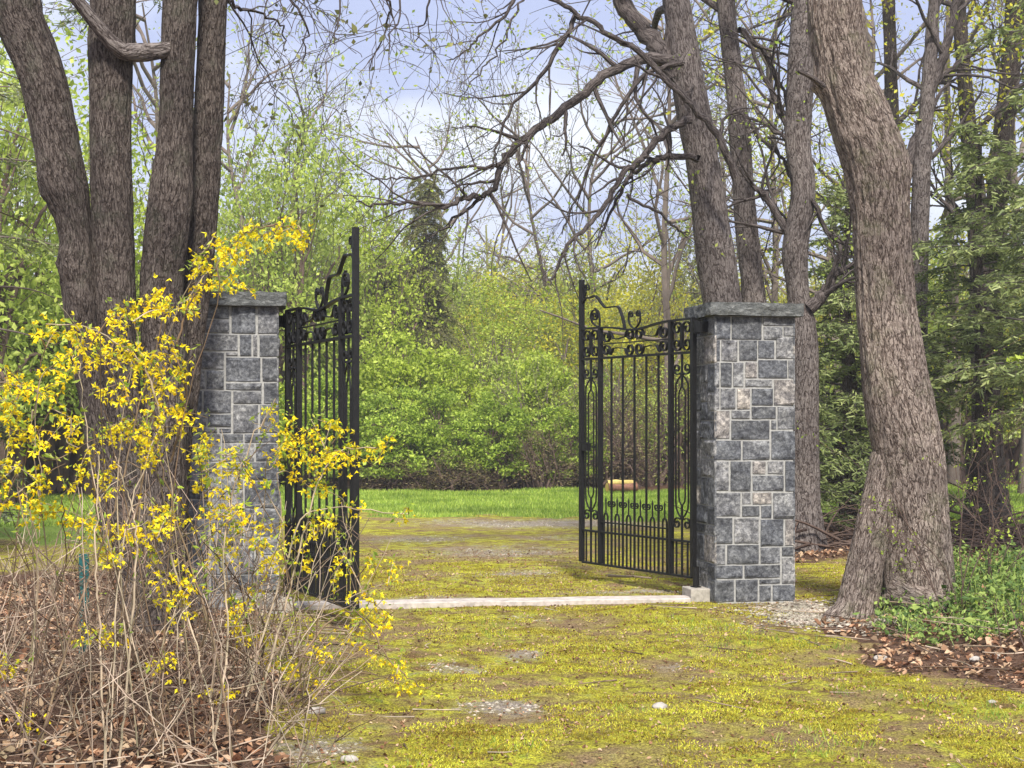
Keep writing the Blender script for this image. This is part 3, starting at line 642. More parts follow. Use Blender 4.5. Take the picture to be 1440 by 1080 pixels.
trunk(mb, tp, 12, 150, .016, 3, .05, [(kn[0], kn[1], kn[2], .10, .05), (kn2[0], kn2[1], kn2[2], .13, .03)] + [(*P(a_, b_, D1 - .27), .085, -.11) for a_, b_ in ((1254, 735), (1252, 770), (1251, 805), (1252, 838))], .25)
rt = [(1248, 640, 40), (1236, 700, 46), (1227, 745, 46), (1217, 790, 46), (1210, 830, 50), (1202, 862, 56)]
q = [(*P(a, b_, D1 - .02 - .16 * k / 5)[:3], w_ / 2 * D1 / F) for k, (a, b_, w_) in enumerate(rt)]; q.append((q[-1][0] - .10, q[-1][1] - .02, -.16, .20)); q.append((q[-1][0] - .03, q[-1][1], -.34, .12)); trunk(mb, q, 10, 90, .016, 8)
trunk(mb, [(*P(1248, 838, D1 - .08), .03), (*P(1247, 855, D1 - .12), .06), (*P(1247, 878, D1 - .14), .08), (2.86, D1 - .16, -.14, .10)], 8, 60, .014, 11)
trunk(mb, [(2.9, D1 - .1, .18, .14), (3.2, D1 - .3, .05, .12), (3.5, D1 - .5, -.1, .08)], 8, 40, .012, 12)
tr = localize(mb.build('trunk', M['bark_light'], t), t)
S, T = [], []; rg = random.Random(31)
limb(S, T, [(1225, -40), (1262, -20), (1300, -60), (1340, -90)], D1, .05, .02, 0, 6, 1.0, 2, 5, **FINE)
for k in range(6): grow(S, T, (x - .1 + rg.uniform(-.1, .1), y + .15, z + .8 + k * .6), (rg.gauss(0, 1), rg.gauss(0, 1), .5), 2.2, .06, 0, 3, rg, **FINE)
S_ = []; S_.append((catmull([P(1158, 122, D1 - .2), P(1140, 108, D1 - .3), P(1122, 100, D1 - .35)], 4), np.linspace(.028, .012, 9)))
mb = MB(); skel(mb, S_); localize(mb.build('branch_stub', M['bark_mid'], t), t)
mb = MB(); skel(mb, S); localize(mb.build('branch', M['bark_mid'], t), t)
mb = MB(); tipleaf(mb, T, 2, .05, .045, rng, .5); localize(mb.build('crown', M['newleaf'], t), t)

# four-stemmed tree at the left
D2 = 10.2
t = thing('multi_stem_tree', 'cluster of four dark trunks rising from one base behind the yellow forsythia', 'tree', (-2.55, D2, 0))
st = [
 [(205, 760, 74), (160, 690, 62), (142, 610, 50), (126, 520, 48), (112, 430, 49), (109, 350, 49), (104, 310, 52), (94, 265, 62), (78, 190, 68), (61, 110, 69), (28, 30, 71), (8, -30, 72)],
 [(212, 740, 84), (186, 660, 64), (174, 570, 58), (166, 470, 58), (160, 350, 60), (156, 220, 60), (156, 100, 62), (158, 0, 64), (158, -40, 62)],
 [(225, 740, 78), (232, 650, 66), (234, 560, 64), (230, 460, 62), (228, 390, 60), (238, 290, 60), (247, 200, 52), (250, 100, 50), (254, 0, 52), (256, -40, 50)],
 [(234, 740, 58), (246, 640, 46), (258, 540, 46), (272, 430, 46), (284, 320, 44), (291, 200, 42), (296, 100, 42), (299, 0, 40), (301, -40, 38)]]
kn = [[(*P(70, 262, D2 - .1), .13, .035), (*P(92, 372, D2 - .15), .10, .045), (*P(112, 430, D2 - .2), .09, .03)], [], [(*P(242, 262, D2 + .1), .10, .05)], []]
dps = [D2 - .05, D2 - .02, D2 + .05, D2 + .35]
base_x = [-2.62, -2.55, -2.48, -2.46]
T = []; S = []
for k, rows in enumerate(st):
    tp = TP(rows, dps[k], (base_x[k], dps[k], -.12, .22)); tp = [(a, dps[k] if j < 2 else dps[k], c_, r_) for j, (a, b_, c_, r_) in enumerate(tp)]
    tp[1] = (tp[1][0], tp[1][1], .45, tp[1][3]); tp = [q_ for j, q_ in enumerate(tp) if j < 2 or q_[2] > .55]
    x, y, z, r = tp[-1]; lean = (-1.2, -.1, .15, .6)[k]; tp += [(x + lean * .5, y, z + 1.3, r * .85), (x + lean, y + .2, z + 3, r * .6), (x + lean * 1.3, y + .4, z + 5, r * .3)]
    mb = MB(); trunk(mb, tp, 12, 110, .011, 40 + k, .25, kn[k], .3); localize(mb.build('trunk', M['bark_dark'], t), t)
    rg = random.Random(70 + k)
    for j in range(4): grow(S, T, (x + lean * (.4 + .2 * j), y + .1, z + 1.1 + j * .9), (rg.gauss(0, 1) + .4, rg.gauss(0, 1), .45), 2.0, .05, 0, 3, rg, **FINE)
mb = MB(); trunk(mb, TP([(252, 66, 20), (240, 68, 22), (222, 72, 26), (195, 74, 30), (172, 72, 27), (150, 52, 23), (128, 25, 21), (104, -5, 20), (70, -50, 18)], D2 + .06, dd=-.5), 8, 60, .008, 60); localize(mb.build('bough', M['bark_mid'], t), t)
# drooping limbs that hang into the top of the picture
DR = dict(wob=.2, trop=-.10, nch=(1.6, 2.4), spread=.55, ratio=.62, start=.15, steps=7, rmin=.0028, end=.35)
for k, rows in enumerate([[(298, -60), (380, -90), (450, -50), (480, 0), (470, 60)], [(300, -90), (420, -120), (520, -60), (560, 0), (545, 75)], [(300, -40), (350, -30), (400, -10), (430, 40), (425, 90)], [(420, -120), (500, -80), (600, -50), (602, 10), (585, 60)], [(380, -90), (440, -70), (530, -20), (545, 30), (520, 100)], [(298, -20), (330, 10), (360, 15), (395, 35), (400, 70)]]):
    limb(S, T, rows, D2 + .3, .020, .005, -.3 + .3 * k, 6, .75, 2, 200 + k, **DR)
mb = MB(); skel(mb, S, 6, 3); localize(mb.build('branch', M['twig_dark'], t), t)
mb = MB(); tipleaf(mb, T, 2, .04, .05, rng, .22, up=.2); localize(mb.build('crown', M['olive'], t), t)

# ------------------------------------------------------------------ trees behind the fully visible pillar
def simple_tree(label, rows, d, mat, base, limbs, leafm, leaf=.05, per=2, keep=.5, name='bare_tree', seed=1, jit=.07, dd=0, grp=None, crown_up=4, sides=48, fine=FINE, top_kids=8, top_len=2.4):
    t = thing(name, label, 'tree', (base[0], base[1], 0), 0, grp); mb = MB(); tp = TP(rows, d, (base[0], base[1], -.15, base[2]), None, dd)
    x, y, z, r = tp[-1]; dx = (tp[-1][0] - tp[-2][0]) / max(.1, tp[-1][2] - tp[-2][2]); tp += [(x + dx * crown_up * .5, y, z + crown_up * .5, r * .7), (x + dx * crown_up, y, z + crown_up, r * .3)]
    trunk(mb, tp, 10, sides, .012, seed, .3, (), .4); localize(mb.build('trunk', mat, t), t)
    S, T = [], []; rg = random.Random(seed)
    for j, l in enumerate(limbs): limb(S, T, *l[:1], l[1], l[2], l[3], l[4] if len(l) > 4 else 0, l[5] if len(l) > 5 else 8, l[6] if len(l) > 6 else 1.2, 2, seed * 7 + j, **fine)
    for j in range(top_kids): grow(S, T, (x + dx * crown_up * j / top_kids, y, z - .4 + crown_up * j / top_kids), (rg.gauss(0, 1), rg.gauss(0, 1), .5), top_len, r * .45, 0, 3, rg, **fine)
    mb = MB(); skel(mb, S, 7, 4); localize(mb.build('branch', M['bough_bark'], t), t)
    mb = MB(); tipleaf(mb, T, per, jit, leaf, rng, keep)
    if mb.n: localize(mb.build('crown', leafm, t), t)
    return t
simple_tree('dark tree with long drooping boughs, its wide trunk rising behind the pillar cap', [(1040, 690, 66), (1030, 560, 62), (1018, 440, 58), (1005, 350, 56), (990, 240, 50), (972, 140, 50), (960, 60, 44), (950, 0, 38), (945, -40, 36)], 16.0, M['bark_mid'], (2.45, 16.0, .34), [
  ([(948, 84), (900, 85), (855, 103), (815, 135), (775, 168), (735, 197), (710, 225), (695, 262), (678, 276)], 15.9, .062, .028, -.8, 9, .9),
  ([(678, 276), (655, 278), (625, 292), (585, 286), (540, 288), (500, 284)], 15.1, .034, .008, -.3, 9, .9),
  ([(675, 278), (650, 300), (625, 320), (600, 335)], 15.1, .02, .006, 0, 5, .7),
  ([(730, 200), (700, 232), (640, 236), (570, 250), (520, 252)], 15.2, .022, .006, 0, 8, .7),
  ([(972, 168), (940, 182), (912, 212), (898, 228), (872, 248), (850, 290), (822, 322), (796, 348), (782, 382), (772, 402)], 15.6, .045, .012, -.8, 8, .7),
  ([(985, 225), (945, 218), (912, 228), (890, 245), (870, 275), (850, 320), (835, 350)], 15.7, .04, .008, -.4, 8, .8),
  ([(880, 275), (930, 300), (950, 322), (968, 328)], 15.5, .018, .008, 0, 4, .6),
  ([(950, 110), (915, 55), (885, 20), (850, -40)], 16, .12, .08, 0, 5, 1.3),
  ([(1035, 250), (1012, 195), (965, 140), (905, 80), (850, 45), (800, 12), (750, -15)], 15.4, .045, .02, -.6, 6, .9),
  ([(812, 20), (790, 62), (752, 118), (720, 150), (695, 220), (690, 240)], 15, .028, .007, -.4, 10, .9),
  ([(735, -20), (715, 15), (680, 48), (650, 75), (630, 85)], 15, .02, .005, -.3, 8, .7),
  ([(740, -20), (720, 30), (700, 70), (668, 110), (640, 150)], 15, .014, .004, -.4, 8, .7),
  ([(960, 90), (900, 110), (850, 190), (815, 270), (790, 330)], 15.6, .03, .006, 0, 9, .9),
  ], M['newleaf'], .04, 2, .40, 'drooping_tree', 3, top_kids=3, fine=dict(FINE, trop=-.03, nch=(1.9, 2.9)))
simple_tree('slim straight tree standing just behind the wide drooping one at the pillar', [(1078, 690, 40), (1070, 560, 38), (1060, 420, 36), (1048, 300, 32), (1038, 160, 30), (1026, 60, 28), (1018, -30, 26)], 17.5, M['bark_mid'], (3.05, 17.5, .2), [
  ([(1038, 160), (1075, 200), (1095, 215), (1110, 250)], 17.5, .04, .015, 0, 6, 1.0), ([(1040, 40), (1075, 75), (1100, 130), (1115, 180)], 17.5, .04, .01, .5, 8, 1.2), ([(1050, 250), (1090, 290), (1125, 330)], 17.5, .03, .01, .5, 6, 1.0)], M['newleaf'], .045, 1, .4, 'bare_tree', 9)
simple_tree('knobbly grey trunk between the granite pillar and the thick leaning tree', [(1130, 720, 48), (1130, 600, 42), (1130, 480, 42), (1122, 410, 34), (1118, 350, 40), (1130, 270, 36), (1122, 200, 38), (1126, 100, 40), (1130, 0, 34), (1134, -40, 32)], 16.8, M['bark_mid'], (3.32, 16.8, .24), [
  ([(1140, 430), (1160, 410), (1172, 385), (1190, 378)], 16.7, .08, .04, 0, 5, .8), ([(1118, 350), (1085, 285), (1060, 262), (1040, 240)], 16.8, .05, .02, 0, 7, .9), ([(1112, 190), (1080, 120), (1045, 45)], 16.8, .045, .015, 0, 7, 1.0),
  ([(1140, 280), (1168, 330), (1190, 345), (1200, 360)], 16.7, .03, .01, 0, 6, .8), ([(1110, 200), (1070, 172), (1030, 160)], 16.8, .03, .01, 0, 6, .9)], M['newleaf'], .045, 1, .45, 'bare_tree', 12)
# taller trunks at the right, beyond the hemlocks
for k, (lab, rows, d, bx, mat, lm) in enumerate([
  ('dark slender trunk with yellow green leaves rising beyond the bend of the leaning tree', [(1262, 640, 26), (1258, 400, 24), (1255, 200, 22), (1252, 80, 20), (1248, -40, 18)], 22, 5.8, 'bark_dark', 'yellowleaf'),
  ('forked tree with a pale bare bough crossing between the dark slender trunks', [(1288, 640, 34), (1290, 450, 30), (1296, 250, 26), (1305, 130, 22), (1312, 30, 18), (1316, -30, 16)], 20, 5.5, 'bark_mid', 'yellowleaf'),
  ('dark twin stemmed tree standing among the blue green hemlock sprays', [(1385, 640, 40), (1382, 450, 38), (1375, 300, 30), (1362, 180, 24), (1352, 60, 20), (1346, -30, 18)], 21, 6.7, 'bark_dark', 'palegreen'),
  ('mossy trunk close beside the twin stemmed one, leaning outward', [(1392, 600, 36), (1395, 400, 32), (1405, 250, 30), (1418, 120, 28), (1426, 20, 26), (1430, -40, 24)], 21.4, 6.9, 'bark_dark', 'yellowleaf')]):
    lb = [[([(1262, 340), (1275, 240), (1300, 160), (1325, 80), (1342, 20), (1350, -40)], 20, .09, .05, 0, 6, 1.6), ([(1300, 130), (1340, 95), (1390, 60)], 20, .05, .02, 0, 6, 1.6)] if k == 1 else [([(rows[2][0], 180), (rows[2][0] + 60, 120), (rows[2][0] + 100, 90)], d, .05, .01, 0, 7, 1.5), ([(rows[1][0], 330), (rows[1][0] - 50, 290), (rows[1][0] - 90, 230)], d, .05, .01, 0, 7, 1.4)]][0]
    simple_tree(lab, rows, d, M[mat], (bx, d, .3), lb, M[lm], .062, 8, .8, 'deciduous_tree', 90 + k, .2, sides=32, top_len=3.0, crown_up=5)

# ------------------------------------------------------------------ conifers
def hemlock(name, label, x, y, h, w_, mat, seed, lo=.08, n=70, dens=1.0, dead=0, loc_mesh=None, droop=.25, grp=None, cone=.85, trunk_r=.12):
    t = thing(name, label, 'tree', (x, y, 0), 0, grp); rg = random.Random(seed); g_ = np.random.default_rng(seed)
    mb = MB(); trunk(mb, [(0, 0, -.1, trunk_r * 1.2), (.05, 0, h * .3, trunk_r), (-.03, .05, h * .7, trunk_r * .5), (0, 0, h, .015)], 8, 20, .008, seed, fur=False); mb.build('trunk', M['bark_dark'], t)
    S = []; B = []; Dn = []
    for k in range(n):
        f = lo + (1 - lo) * (k + rg.random()) / n; z = h * f; ln = w_ * (1 - f * cone) * rg.uniform(.6, 1.1); a = k * 2.4 + rg.uniform(-.5, .5)
        d = np.array((math.cos(a), math.sin(a), rg.uniform(.0, .25))); pts = [np.array((0, 0, z))]
        for s_ in range(8): d = d + (0, 0, -droop * .12 * (1 + s_ * .25)) + g_.normal(0, .05, 3); d /= np.linalg.norm(d); pts.append(pts[-1] + d * ln / 8)
        S.append((pts, np.linspace(.018 * (1 - f) + .008, .003, 9)))
        if rg.random() < dead: continue
        for s_ in range(2, 9):
            for sd_ in (-1, 1):
                for _ in range(2):
                    p0 = pts[s_] + g_.normal(0, .03, 3); sl_ = ln * .42 * (1.15 - s_ / 9) * rg.uniform(.6, 1.2); dv = pts[s_] - pts[s_ - 1]; dv /= np.linalg.norm(dv)
                    side = np.cross(dv, (0, 0, 1)); side /= np.linalg.norm(side) + 1e-9; dv2 = dv * .6 + side * sd_ + g_.normal(0, .15, 3) + (0, 0, -.18); dv2 /= np.linalg.norm(dv2)
                    S.append(([p0, p0 + dv2 * sl_ * .5, p0 + dv2 * sl_ + (0, 0, -.05 * sl_)], np.array((.004, .003, .002))))
                    m2 = max(4, int(sl_ * 46 * dens)); tt = g_.random(m2)[:, None]; q_ = p0 + dv2 * sl_ * tt + (0, 0, -.05) * tt ** 2 + g_.normal(0, .012, (m2, 3))
                    B.append(q_); nd = dv2 * .8 + side * g_.choice((-1, 1), m2)[:, None] * .9 * sd_ + dv * g_.normal(0, .8, (m2, 1)) + g_.normal(0, .25, (m2, 3)); nd[:, 2] -= .2; Dn.append(nd)
    mb = MB(); skel(mb, S, 5, 3); mb.build('branch', M['twig_grey'] if dead else M['twig_dark'], t)
    if B: mb = MB(); needles(mb, np.concatenate(B), np.concatenate(Dn), .085, .024, g_); mb.build('foliage', M[mat], t, False)
    return t
hemlock('hemlock', 'feathery green hemlock filling the gap between the pillar and the leaning tree', 4.45, 19.6, 4.6, 2.1, 'hemlock', 1, .12, 90)
hemlock('hemlock', 'yellowish green hemlock right behind the leaning trunk, with low sweeping sprays', 5.9, 18.6, 5.2, 2.0, 'hemlock', 2, .30, 60)
hemlock('hemlock', 'large blue green hemlock whose boughs reach in from the picture edge over the lawn', 7.6, 18.0, 8.6, 2.7, 'hemlock_blue', 3, .26, 80)
hemlock('hemlock', 'green hemlock mostly outside the picture edge, its feathery boughs drooping past the leaning tree', 5.75, 14.6, 8.5, 2.5, 'hemlock', 15, .17, 70)
hemlock('hemlock', 'taller dark hemlock standing deeper, behind the large blue green one', 9.4, 25, 9.5, 2.8, 'hemlock', 4, .26, 80, .8)
hemlock('hemlock', 'small sparse hemlock sapling just beside the knobbly grey trunk', 3.55, 18.2, 2.6, 1.0, 'hemlock', 6, .12, 40)
hemlock('hemlock', 'tall dark hemlock with bare grey lower limbs seen past the trunk cluster', -5.8, 15.2, 9.5, 2.4, 'hemlock', 7, .2, 70, .7, .6)
hemlock('hemlock', 'dark hemlock with drooping tips standing behind the clustered trunks', -5.3, 19.5, 12.5, 2.6, 'hemlock_blue', 8, .55, 50, .8, .35)
hemlock('hemlock', 'low dense dark hemlock at the picture edge beyond the forsythia', -6.9, 17.4, 3.6, 1.9, 'hemlock_blue', 9, .12, 60, .9)
hemlock('arborvitae', 'tall narrow olive conifer standing above the bright hedge', -2.45, 42, 8.5, 2.0, 'olive', 10, .06, 150, 1.7, cone=.72, droop=.7)
hemlock('arborvitae', 'smaller olive conifer tucked behind the bright hedge beside the tall narrow one', -3.5, 41, 6.0, 1.6, 'olive', 11, .06, 110, 1.5, cone=.7, droop=.7)

# ------------------------------------------------------------------ shrubs and young trees beyond the lawn
def lumpy(w_, h, d_, nclump, per, size, seed, low=.1, fill=.55, jit=.26, stems=26, hollow=.4, up=.5, wob=.12):
    """mesh pair (stems, foliage): leaf clumps on an uneven dome, each carried by a stem"""
    g_ = np.random.default_rng(seed); rg = random.Random(seed)
    v = rdir(g_, nclump); v[:, 2] = np.abs(v[:, 2]); rr = hollow + (1 - hollow) * g_.random(nclump) ** .5; lump = 1 + .22 * fbm(v * 2.2 + seed, 2, seed)
    c = v * (rr * lump)[:, None] * (w_ / 2, d_ / 2, h * (1 - low)) + (0, 0, h * low)
    S = []
    for k in range(min(stems, nclump)):
        e = c[k]; b_ = np.array((g_.normal(0, w_ * .10), g_.normal(0, d_ * .10), -.05)); m_ = b_ * .6 + e * .4 + (0, 0, h * .16) + g_.normal(0, wob, 3) * h * .2
        q_ = catmull([b_, m_, e], 5) + g_.normal(0, .012 * h, (11, 3)) * wob * 4; S.append((q_, np.linspace(.022 * h ** .7, .004, 11)))
        T = []; grow(S, T, tuple(q_[5]), tuple(q_[7] - q_[5]), h * .35, .008, 0, 1, rg, wob=.2, trop=.02, nch=(3, 4), spread=.6, ratio=.6, rmin=.004)
    mb1 = MB(); skel(mb1, S, 5, 3)
    k = g_.poisson(per, nclump); cc_ = np.repeat(c, k, 0); cc_ = cc_ + g_.normal(0, jit * .5, cc_.shape) * (1.2, 1.2, .75); cc_ = cc_[cc_[:, 2] > .03]
    mb2 = MB(); leaves(mb2, cc_, size, g_, up=up)
    return mb1, mb2
LIB = {}
def shrub(kind, name, label, cat, px, d, h, w_=None, rz=0, grp=None, mat='bushgreen', stem='twig_brown', x=None, **kw):
    key = (kind, mat, stem)
    if key not in LIB:
        a, b_ = lumpy(**kw); LIB[key] = (a.mesh('stem', M[stem]), b_.mesh('foliage', M[mat], False), kw['h'], kw['w_'] if 'w_' in kw else 1)
    ms, mf, h0, w0 = LIB[key]; X_ = (px - 720) * d / F if x is None else x
    t = thing(name, label, cat, (X_, d, 0), rz, grp); sw = (w_ or w0 * h / h0) / w0; t.scale = (sw, sw, h / h0)
    for nm, me in (('stem', ms), ('foliage', mf)): o_ = bpy.data.objects.new(nm, me); C.objects.link(o_); o_.parent = t
    return t
K1 = [dict(w_=2.6, h=2.4, d_=2.4, nclump=150, per=95, size=.08, seed=s_, low=.16, jit=.19, stems=60, hollow=.55) for s_ in (61, 62, 63)]
K2 = [dict(w_=3.0, h=3.0, d_=2.6, nclump=220, per=20, size=.06, seed=s_, low=.05, jit=.3, stems=80, hollow=.2) for s_ in (71, 72)]
K3 = [dict(w_=4.2, h=6.5, d_=4.0, nclump=300, per=48, size=.09, seed=s_, low=.18, jit=.4, stems=44, hollow=.25) for s_ in (81, 82, 83)]
def sh(lib, i, *a, **k): return shrub(lib, *a, **k, **{('w_' if kk == 'zz' else kk): vv for kk, vv in {}.items()})
def put(K, i, kname, name, label, px, d, h, w_, rz=0, mat='bushgreen', stem='twig_brown', cat='shrub', grp=None, x=None):
    key = (kname, i, mat, stem)
    if key not in LIB:
        a, b_ = lumpy(**K[i]); LIB[key] = (a.mesh('stem', M[stem]), b_.mesh('foliage', M[mat], False), K[i]['h'], K[i]['w_'])
    ms, mf, h0, w0 = LIB[key]; X_ = (px - 720) * d / F if x is None else x
    t = thing(name, label, cat, (X_, d, 0), rz, grp); sw = w_ / w0; t.scale = (sw, sw, h / h0)
    for nm, me in (('stem', ms), ('foliage', mf)): o_ = bpy.data.objects.new(nm, me); C.objects.link(o_); o_.parent = t
    return t
HG = 'leafy shrubs of the hedge beyond the lawn'
put(K1, 0, 'k1', 'leafy_shrub', 'bright green shrub nearest the forward swung gate leaf, at the lawn edge', 545, 32.5, 2.1, 2.5, .3, grp=HG)
put(K1, 1, 'k1', 'leafy_shrub', 'rounded bright green shrub overhanging the lawn between the gates', 622, 33, 2.0, 2.3, 1.3, grp=HG)
put(K1, 2, 'k1', 'leafy_shrub', 'green shrub in the middle of the hedge with a dark hollow under it', 690, 33, 2.0, 2.3, 2.6, grp=HG)
put(K1, 0, 'k1', 'leafy_shrub', 'low green shrub seen just beside the tall stile of the far swung gate', 790, 33.4, 1.7, 2.1, 4.0, grp=HG)
put(K1, 1, 'k1', 'leafy_shrub', 'green shrub visible behind the bars of the forward swung gate', 455, 32.8, 2.3, 2.6, 5.0, grp=HG)
put(K1, 0, 'k1', 'leafy_shrub', 'broad lime shrub in the hedge behind the low green one by the tall gate stile', 770, 35.5, 3.0, 3.2, 1.8, 'lime', grp=HG)
put(K1, 2, 'k1', 'leafy_shrub', 'tall lime shrub rising behind the hedge close to the forward swung gate', 560, 35.5, 3.4, 3.2, .8, 'lime', grp=HG)
put(K1, 0, 'k1', 'leafy_shrub', 'lime green shrub at the back of the hedge under the olive conifer', 640, 36, 3.1, 3.0, 2.0, 'lime', grp=HG)
put(K1, 1, 'k1', 'leafy_shrub', 'lime green shrub behind the granite pillar wrapped by forsythia', 340, 34, 3.0, 3.2, 3.3, 'lime', grp=HG)
put(K1, 1, 'k1', 'leafy_shrub', 'green shrub at the back of the hedge with grey stems poking out', 725, 36.5, 2.7, 3.0, 3.1, 'palegreen', grp=HG)
BG_ = 'thin twiggy shrubs behind the hedge'
put(K2, 0, 'k2', 'twiggy_shrub', 'grey brown twiggy shrub with few leaves above the middle of the hedge', 760, 34.6, 3.2, 3.2, .4, 'palegreen', 'twig_grey', grp=BG_)
put(K2, 1, 'k2', 'twiggy_shrub', 'reddish brown twiggy thicket at the lawn edge next to the tall gate stile', 765, 32.6, 1.5, 2.2, 2.4, 'brownleaf', 'twig_brown', grp=BG_)
put(K2, 1, 'k2', 'twiggy_shrub', 'brown thicket seen through the bars of the far swung gate', 872, 33.6, 2.3, 2.8, .9, 'brownleaf', 'twig_brown', grp=BG_)
put(K2, 0, 'k2', 'twiggy_shrub', 'pale twiggy shrub showing over the bars of the far swung gate', 850, 36, 3.6, 3.4, 1.9, 'palegreen', 'twig_grey', grp=BG_)
put(K2, 1, 'k2', 'twiggy_shrub', 'twiggy olive shrub close behind the hinge side of the far swung gate', 945, 34.5, 3.2, 3.0, 4.4, 'palegreen', 'twig_brown', grp=BG_)
put(K2, 0, 'k2', 'twiggy_shrub', 'sparse twiggy shrub whose stems cross above the lime hedge', 690, 37.5, 4.0, 3.6, 5.2, 'palegreen', 'twig_grey', grp=BG_)
put(K2, 1, 'k2', 'twiggy_shrub', 'reddish thicket under the hedge in the middle of the lawn edge', 640, 32.1, .9, 2.6, 1.2, 'brownleaf', 'twig_brown', grp=BG_)
put(K2, 0, 'k2', 'twiggy_shrub', 'dim brown thicket at the foot of the hedge by the forward swung gate', 560, 31.9, .8, 2.4, 3.2, 'brownleaf', 'twig_brown', grp=BG_)
put(K2, 0, 'k2', 'twiggy_shrub', 'light green twiggy shrub between the pillar and the knobbly trunk', 1140, 27, 3.6, 3.4, 5.6, 'palegreen', 'twig_grey', grp=BG_)
YG = 'young trees behind the hedge'
put(K3, 0, 'k3', 'young_tree', 'fresh lime green tree beside the tall stile of the forward swung gate', 512, 40, 7.6, 4.2, .5, 'lime', cat='tree', grp=YG)
put(K3, 1, 'k3', 'young_tree', 'feathery pale green tree above the forsythia wrapped pillar', 400, 37, 9.8, 5.0, 1.5, 'palegreen', cat='tree', grp=YG)
put(K3, 2, 'k3', 'young_tree', 'yellow leaved tree glowing above the far swung gate', 905, 44, 6.6, 4.2, .5, 'yellowleaf', cat='tree', grp=YG)
put(K3, 0, 'k3', 'young_tree', 'small yellow green tree in the middle distance above the twiggy shrubs', 715, 46, 6.0, 4.0, 2.5, 'yellowleaf', cat='tree', grp=YG)
put(K3, 1, 'k3', 'young_tree', 'pale green tree between the olive conifer and the yellow green one', 655, 48, 6.6, 4.4, 3.5, 'palegreen', cat='tree', grp=YG)
put(K3, 2, 'k3', 'young_tree', 'pale green tree beside the yellow leaved one above the far swung gate', 805, 45, 6.2, 4.6, 1.1, 'palegreen', cat='tree', grp=YG)
put(K3, 0, 'k3', 'young_tree', 'yellow green tree behind the knobbly grey trunk', 1085, 42, 6.4, 4.4, 5.1, 'yellowleaf', cat='tree', grp=YG)
put(K3, 1, 'k3', 'young_tree', 'yellow tree glimpsed between the leaning tree and the hemlocks', 1200, 40, 6.0, 4.6, 4.4, 'yellowleaf', cat='tree', grp=YG)
put(K3, 2, 'k3', 'young_tree', 'amber yellow tree glimpsed through the hemlocks past the leaning tree', 1400, 38, 7.2, 5.0, 2.0, 'yellowleaf', cat='tree', grp=YG)
put(K3, 1, 'k3', 'young_tree', 'pale green tree behind the blue green hemlock', 1310, 36, 6.2, 5.0, 3.0, 'palegreen', cat='tree', grp=YG)
put(K3, 2, 'k3', 'young_tree', 'yellow green tree glimpsed in the gap between the clustered trunks', 200, 36, 6.2, 5.0, .2, 'lime', cat='tree', grp=YG)
put(K3, 0, 'k3', 'young_tree', 'tall yellow green tree behind the bare hemlock limbs', 60, 30, 9.0, 6.0, 2.2, 'lime', cat='tree', grp=YG)
put(K3, 1, 'k3', 'young_tree', 'tall leafy tree at the picture edge, behind the hemlock with bare limbs', -40, 26, 9.5, 5.0, 1.7, 'palegreen', cat='tree', grp=YG)
for k, (px, d, h, w_, rz, mat, lab) in enumerate([(545, 46, 7.6, 4.6, 4.4, 'lime', 'bright lime tree showing between the forward gate stile and the olive conifer'), (360, 42, 9.6, 5.0, 3.4, 'palegreen', 'tall leafy spring tree rising directly over the cap of the forsythia wrapped pillar'), (640, 50, 7.4, 5.0, .4, 'lime', 'lime green tree right behind the skirts of the olive conifer'), (720, 43, 5.6, 4.4, 2.2, 'lime', 'low lime green tree filling the gap above the middle of the hedge'), (830, 42, 5.4, 4.4, 3.6, 'yellowleaf', 'low yellow green tree just above the tall stile of the far gate'), (120, 34, 8.4, 5.6, 1.2, 'lime', 'bright lime tree behind the two outermost clustered trunks'), (470, 44, 9.6, 5.4, .9, 'lime', 'broad pale green tree directly behind the lime green one at the forward gate'), (600, 52, 8.2, 5.5, 2.9, 'palegreen', 'soft green tree behind the base of the olive conifer'), (760, 54, 7.6, 5.6, 4.9, 'farleaf', 'grey green budding tree in the middle of the skyline'), (860, 53, 8.2, 5.2, 1.9, 'yellowleaf', 'golden budding tree behind the tall stile of the far gate'), (975, 50, 8.6, 5.2, 3.9, 'farleaf', 'grey green budding tree beside the drooping tree'), (690, 57, 7.8, 5.4, 5.9, 'yellowleaf', 'dull gold budding tree low on the skyline'), (320, 48, 8.4, 5.4, 2.4, 'palegreen', 'soft green tree behind the pillar cap near the clustered trunks')]):
    put(K3, k % 3, 'k3', 'budding_tree', lab, px, d, h, w_, rz, mat, 'twig_grey', 'tree', 'budding trees on the skyline')
# thin bare trees whose crowns make a lace against the sky
def lace(seed, h, r):
    rg = random.Random(seed); S, T = [], []
    p = [(0, 0, -.1), (rg.uniform(-.3, .3), 0, h * .25), (rg.uniform(-.5, .5), 0, h * .5), (rg.uniform(-.8, .8), 0, h * .8), (rg.uniform(-.8, .8), 0, h)]
    q_ = catmull(p, 6); S.append((q_, np.linspace(r, .02, len(q_))))
    for k in range(16):
        i_ = int(len(q_) * (.22 + .75 * k / 16)); grow(S, T, tuple(q_[i_]), (rg.gauss(0, 1), rg.gauss(0, 1), .75), h * .30 * rg.uniform(.6, 1.1), r * .42, 0, 3, rg, wob=.17, trop=.03, nch=(3, 3.4), spread=.6, ratio=.6, start=.2, steps=6, rmin=.007, end=.35)
    a = MB(); skel(a, S, 5, 3); b_ = MB(); g_ = np.random.default_rng(seed); tipleaf(b_, T, 2, .14, .10, g_, .5); return a, b_
LC = {}
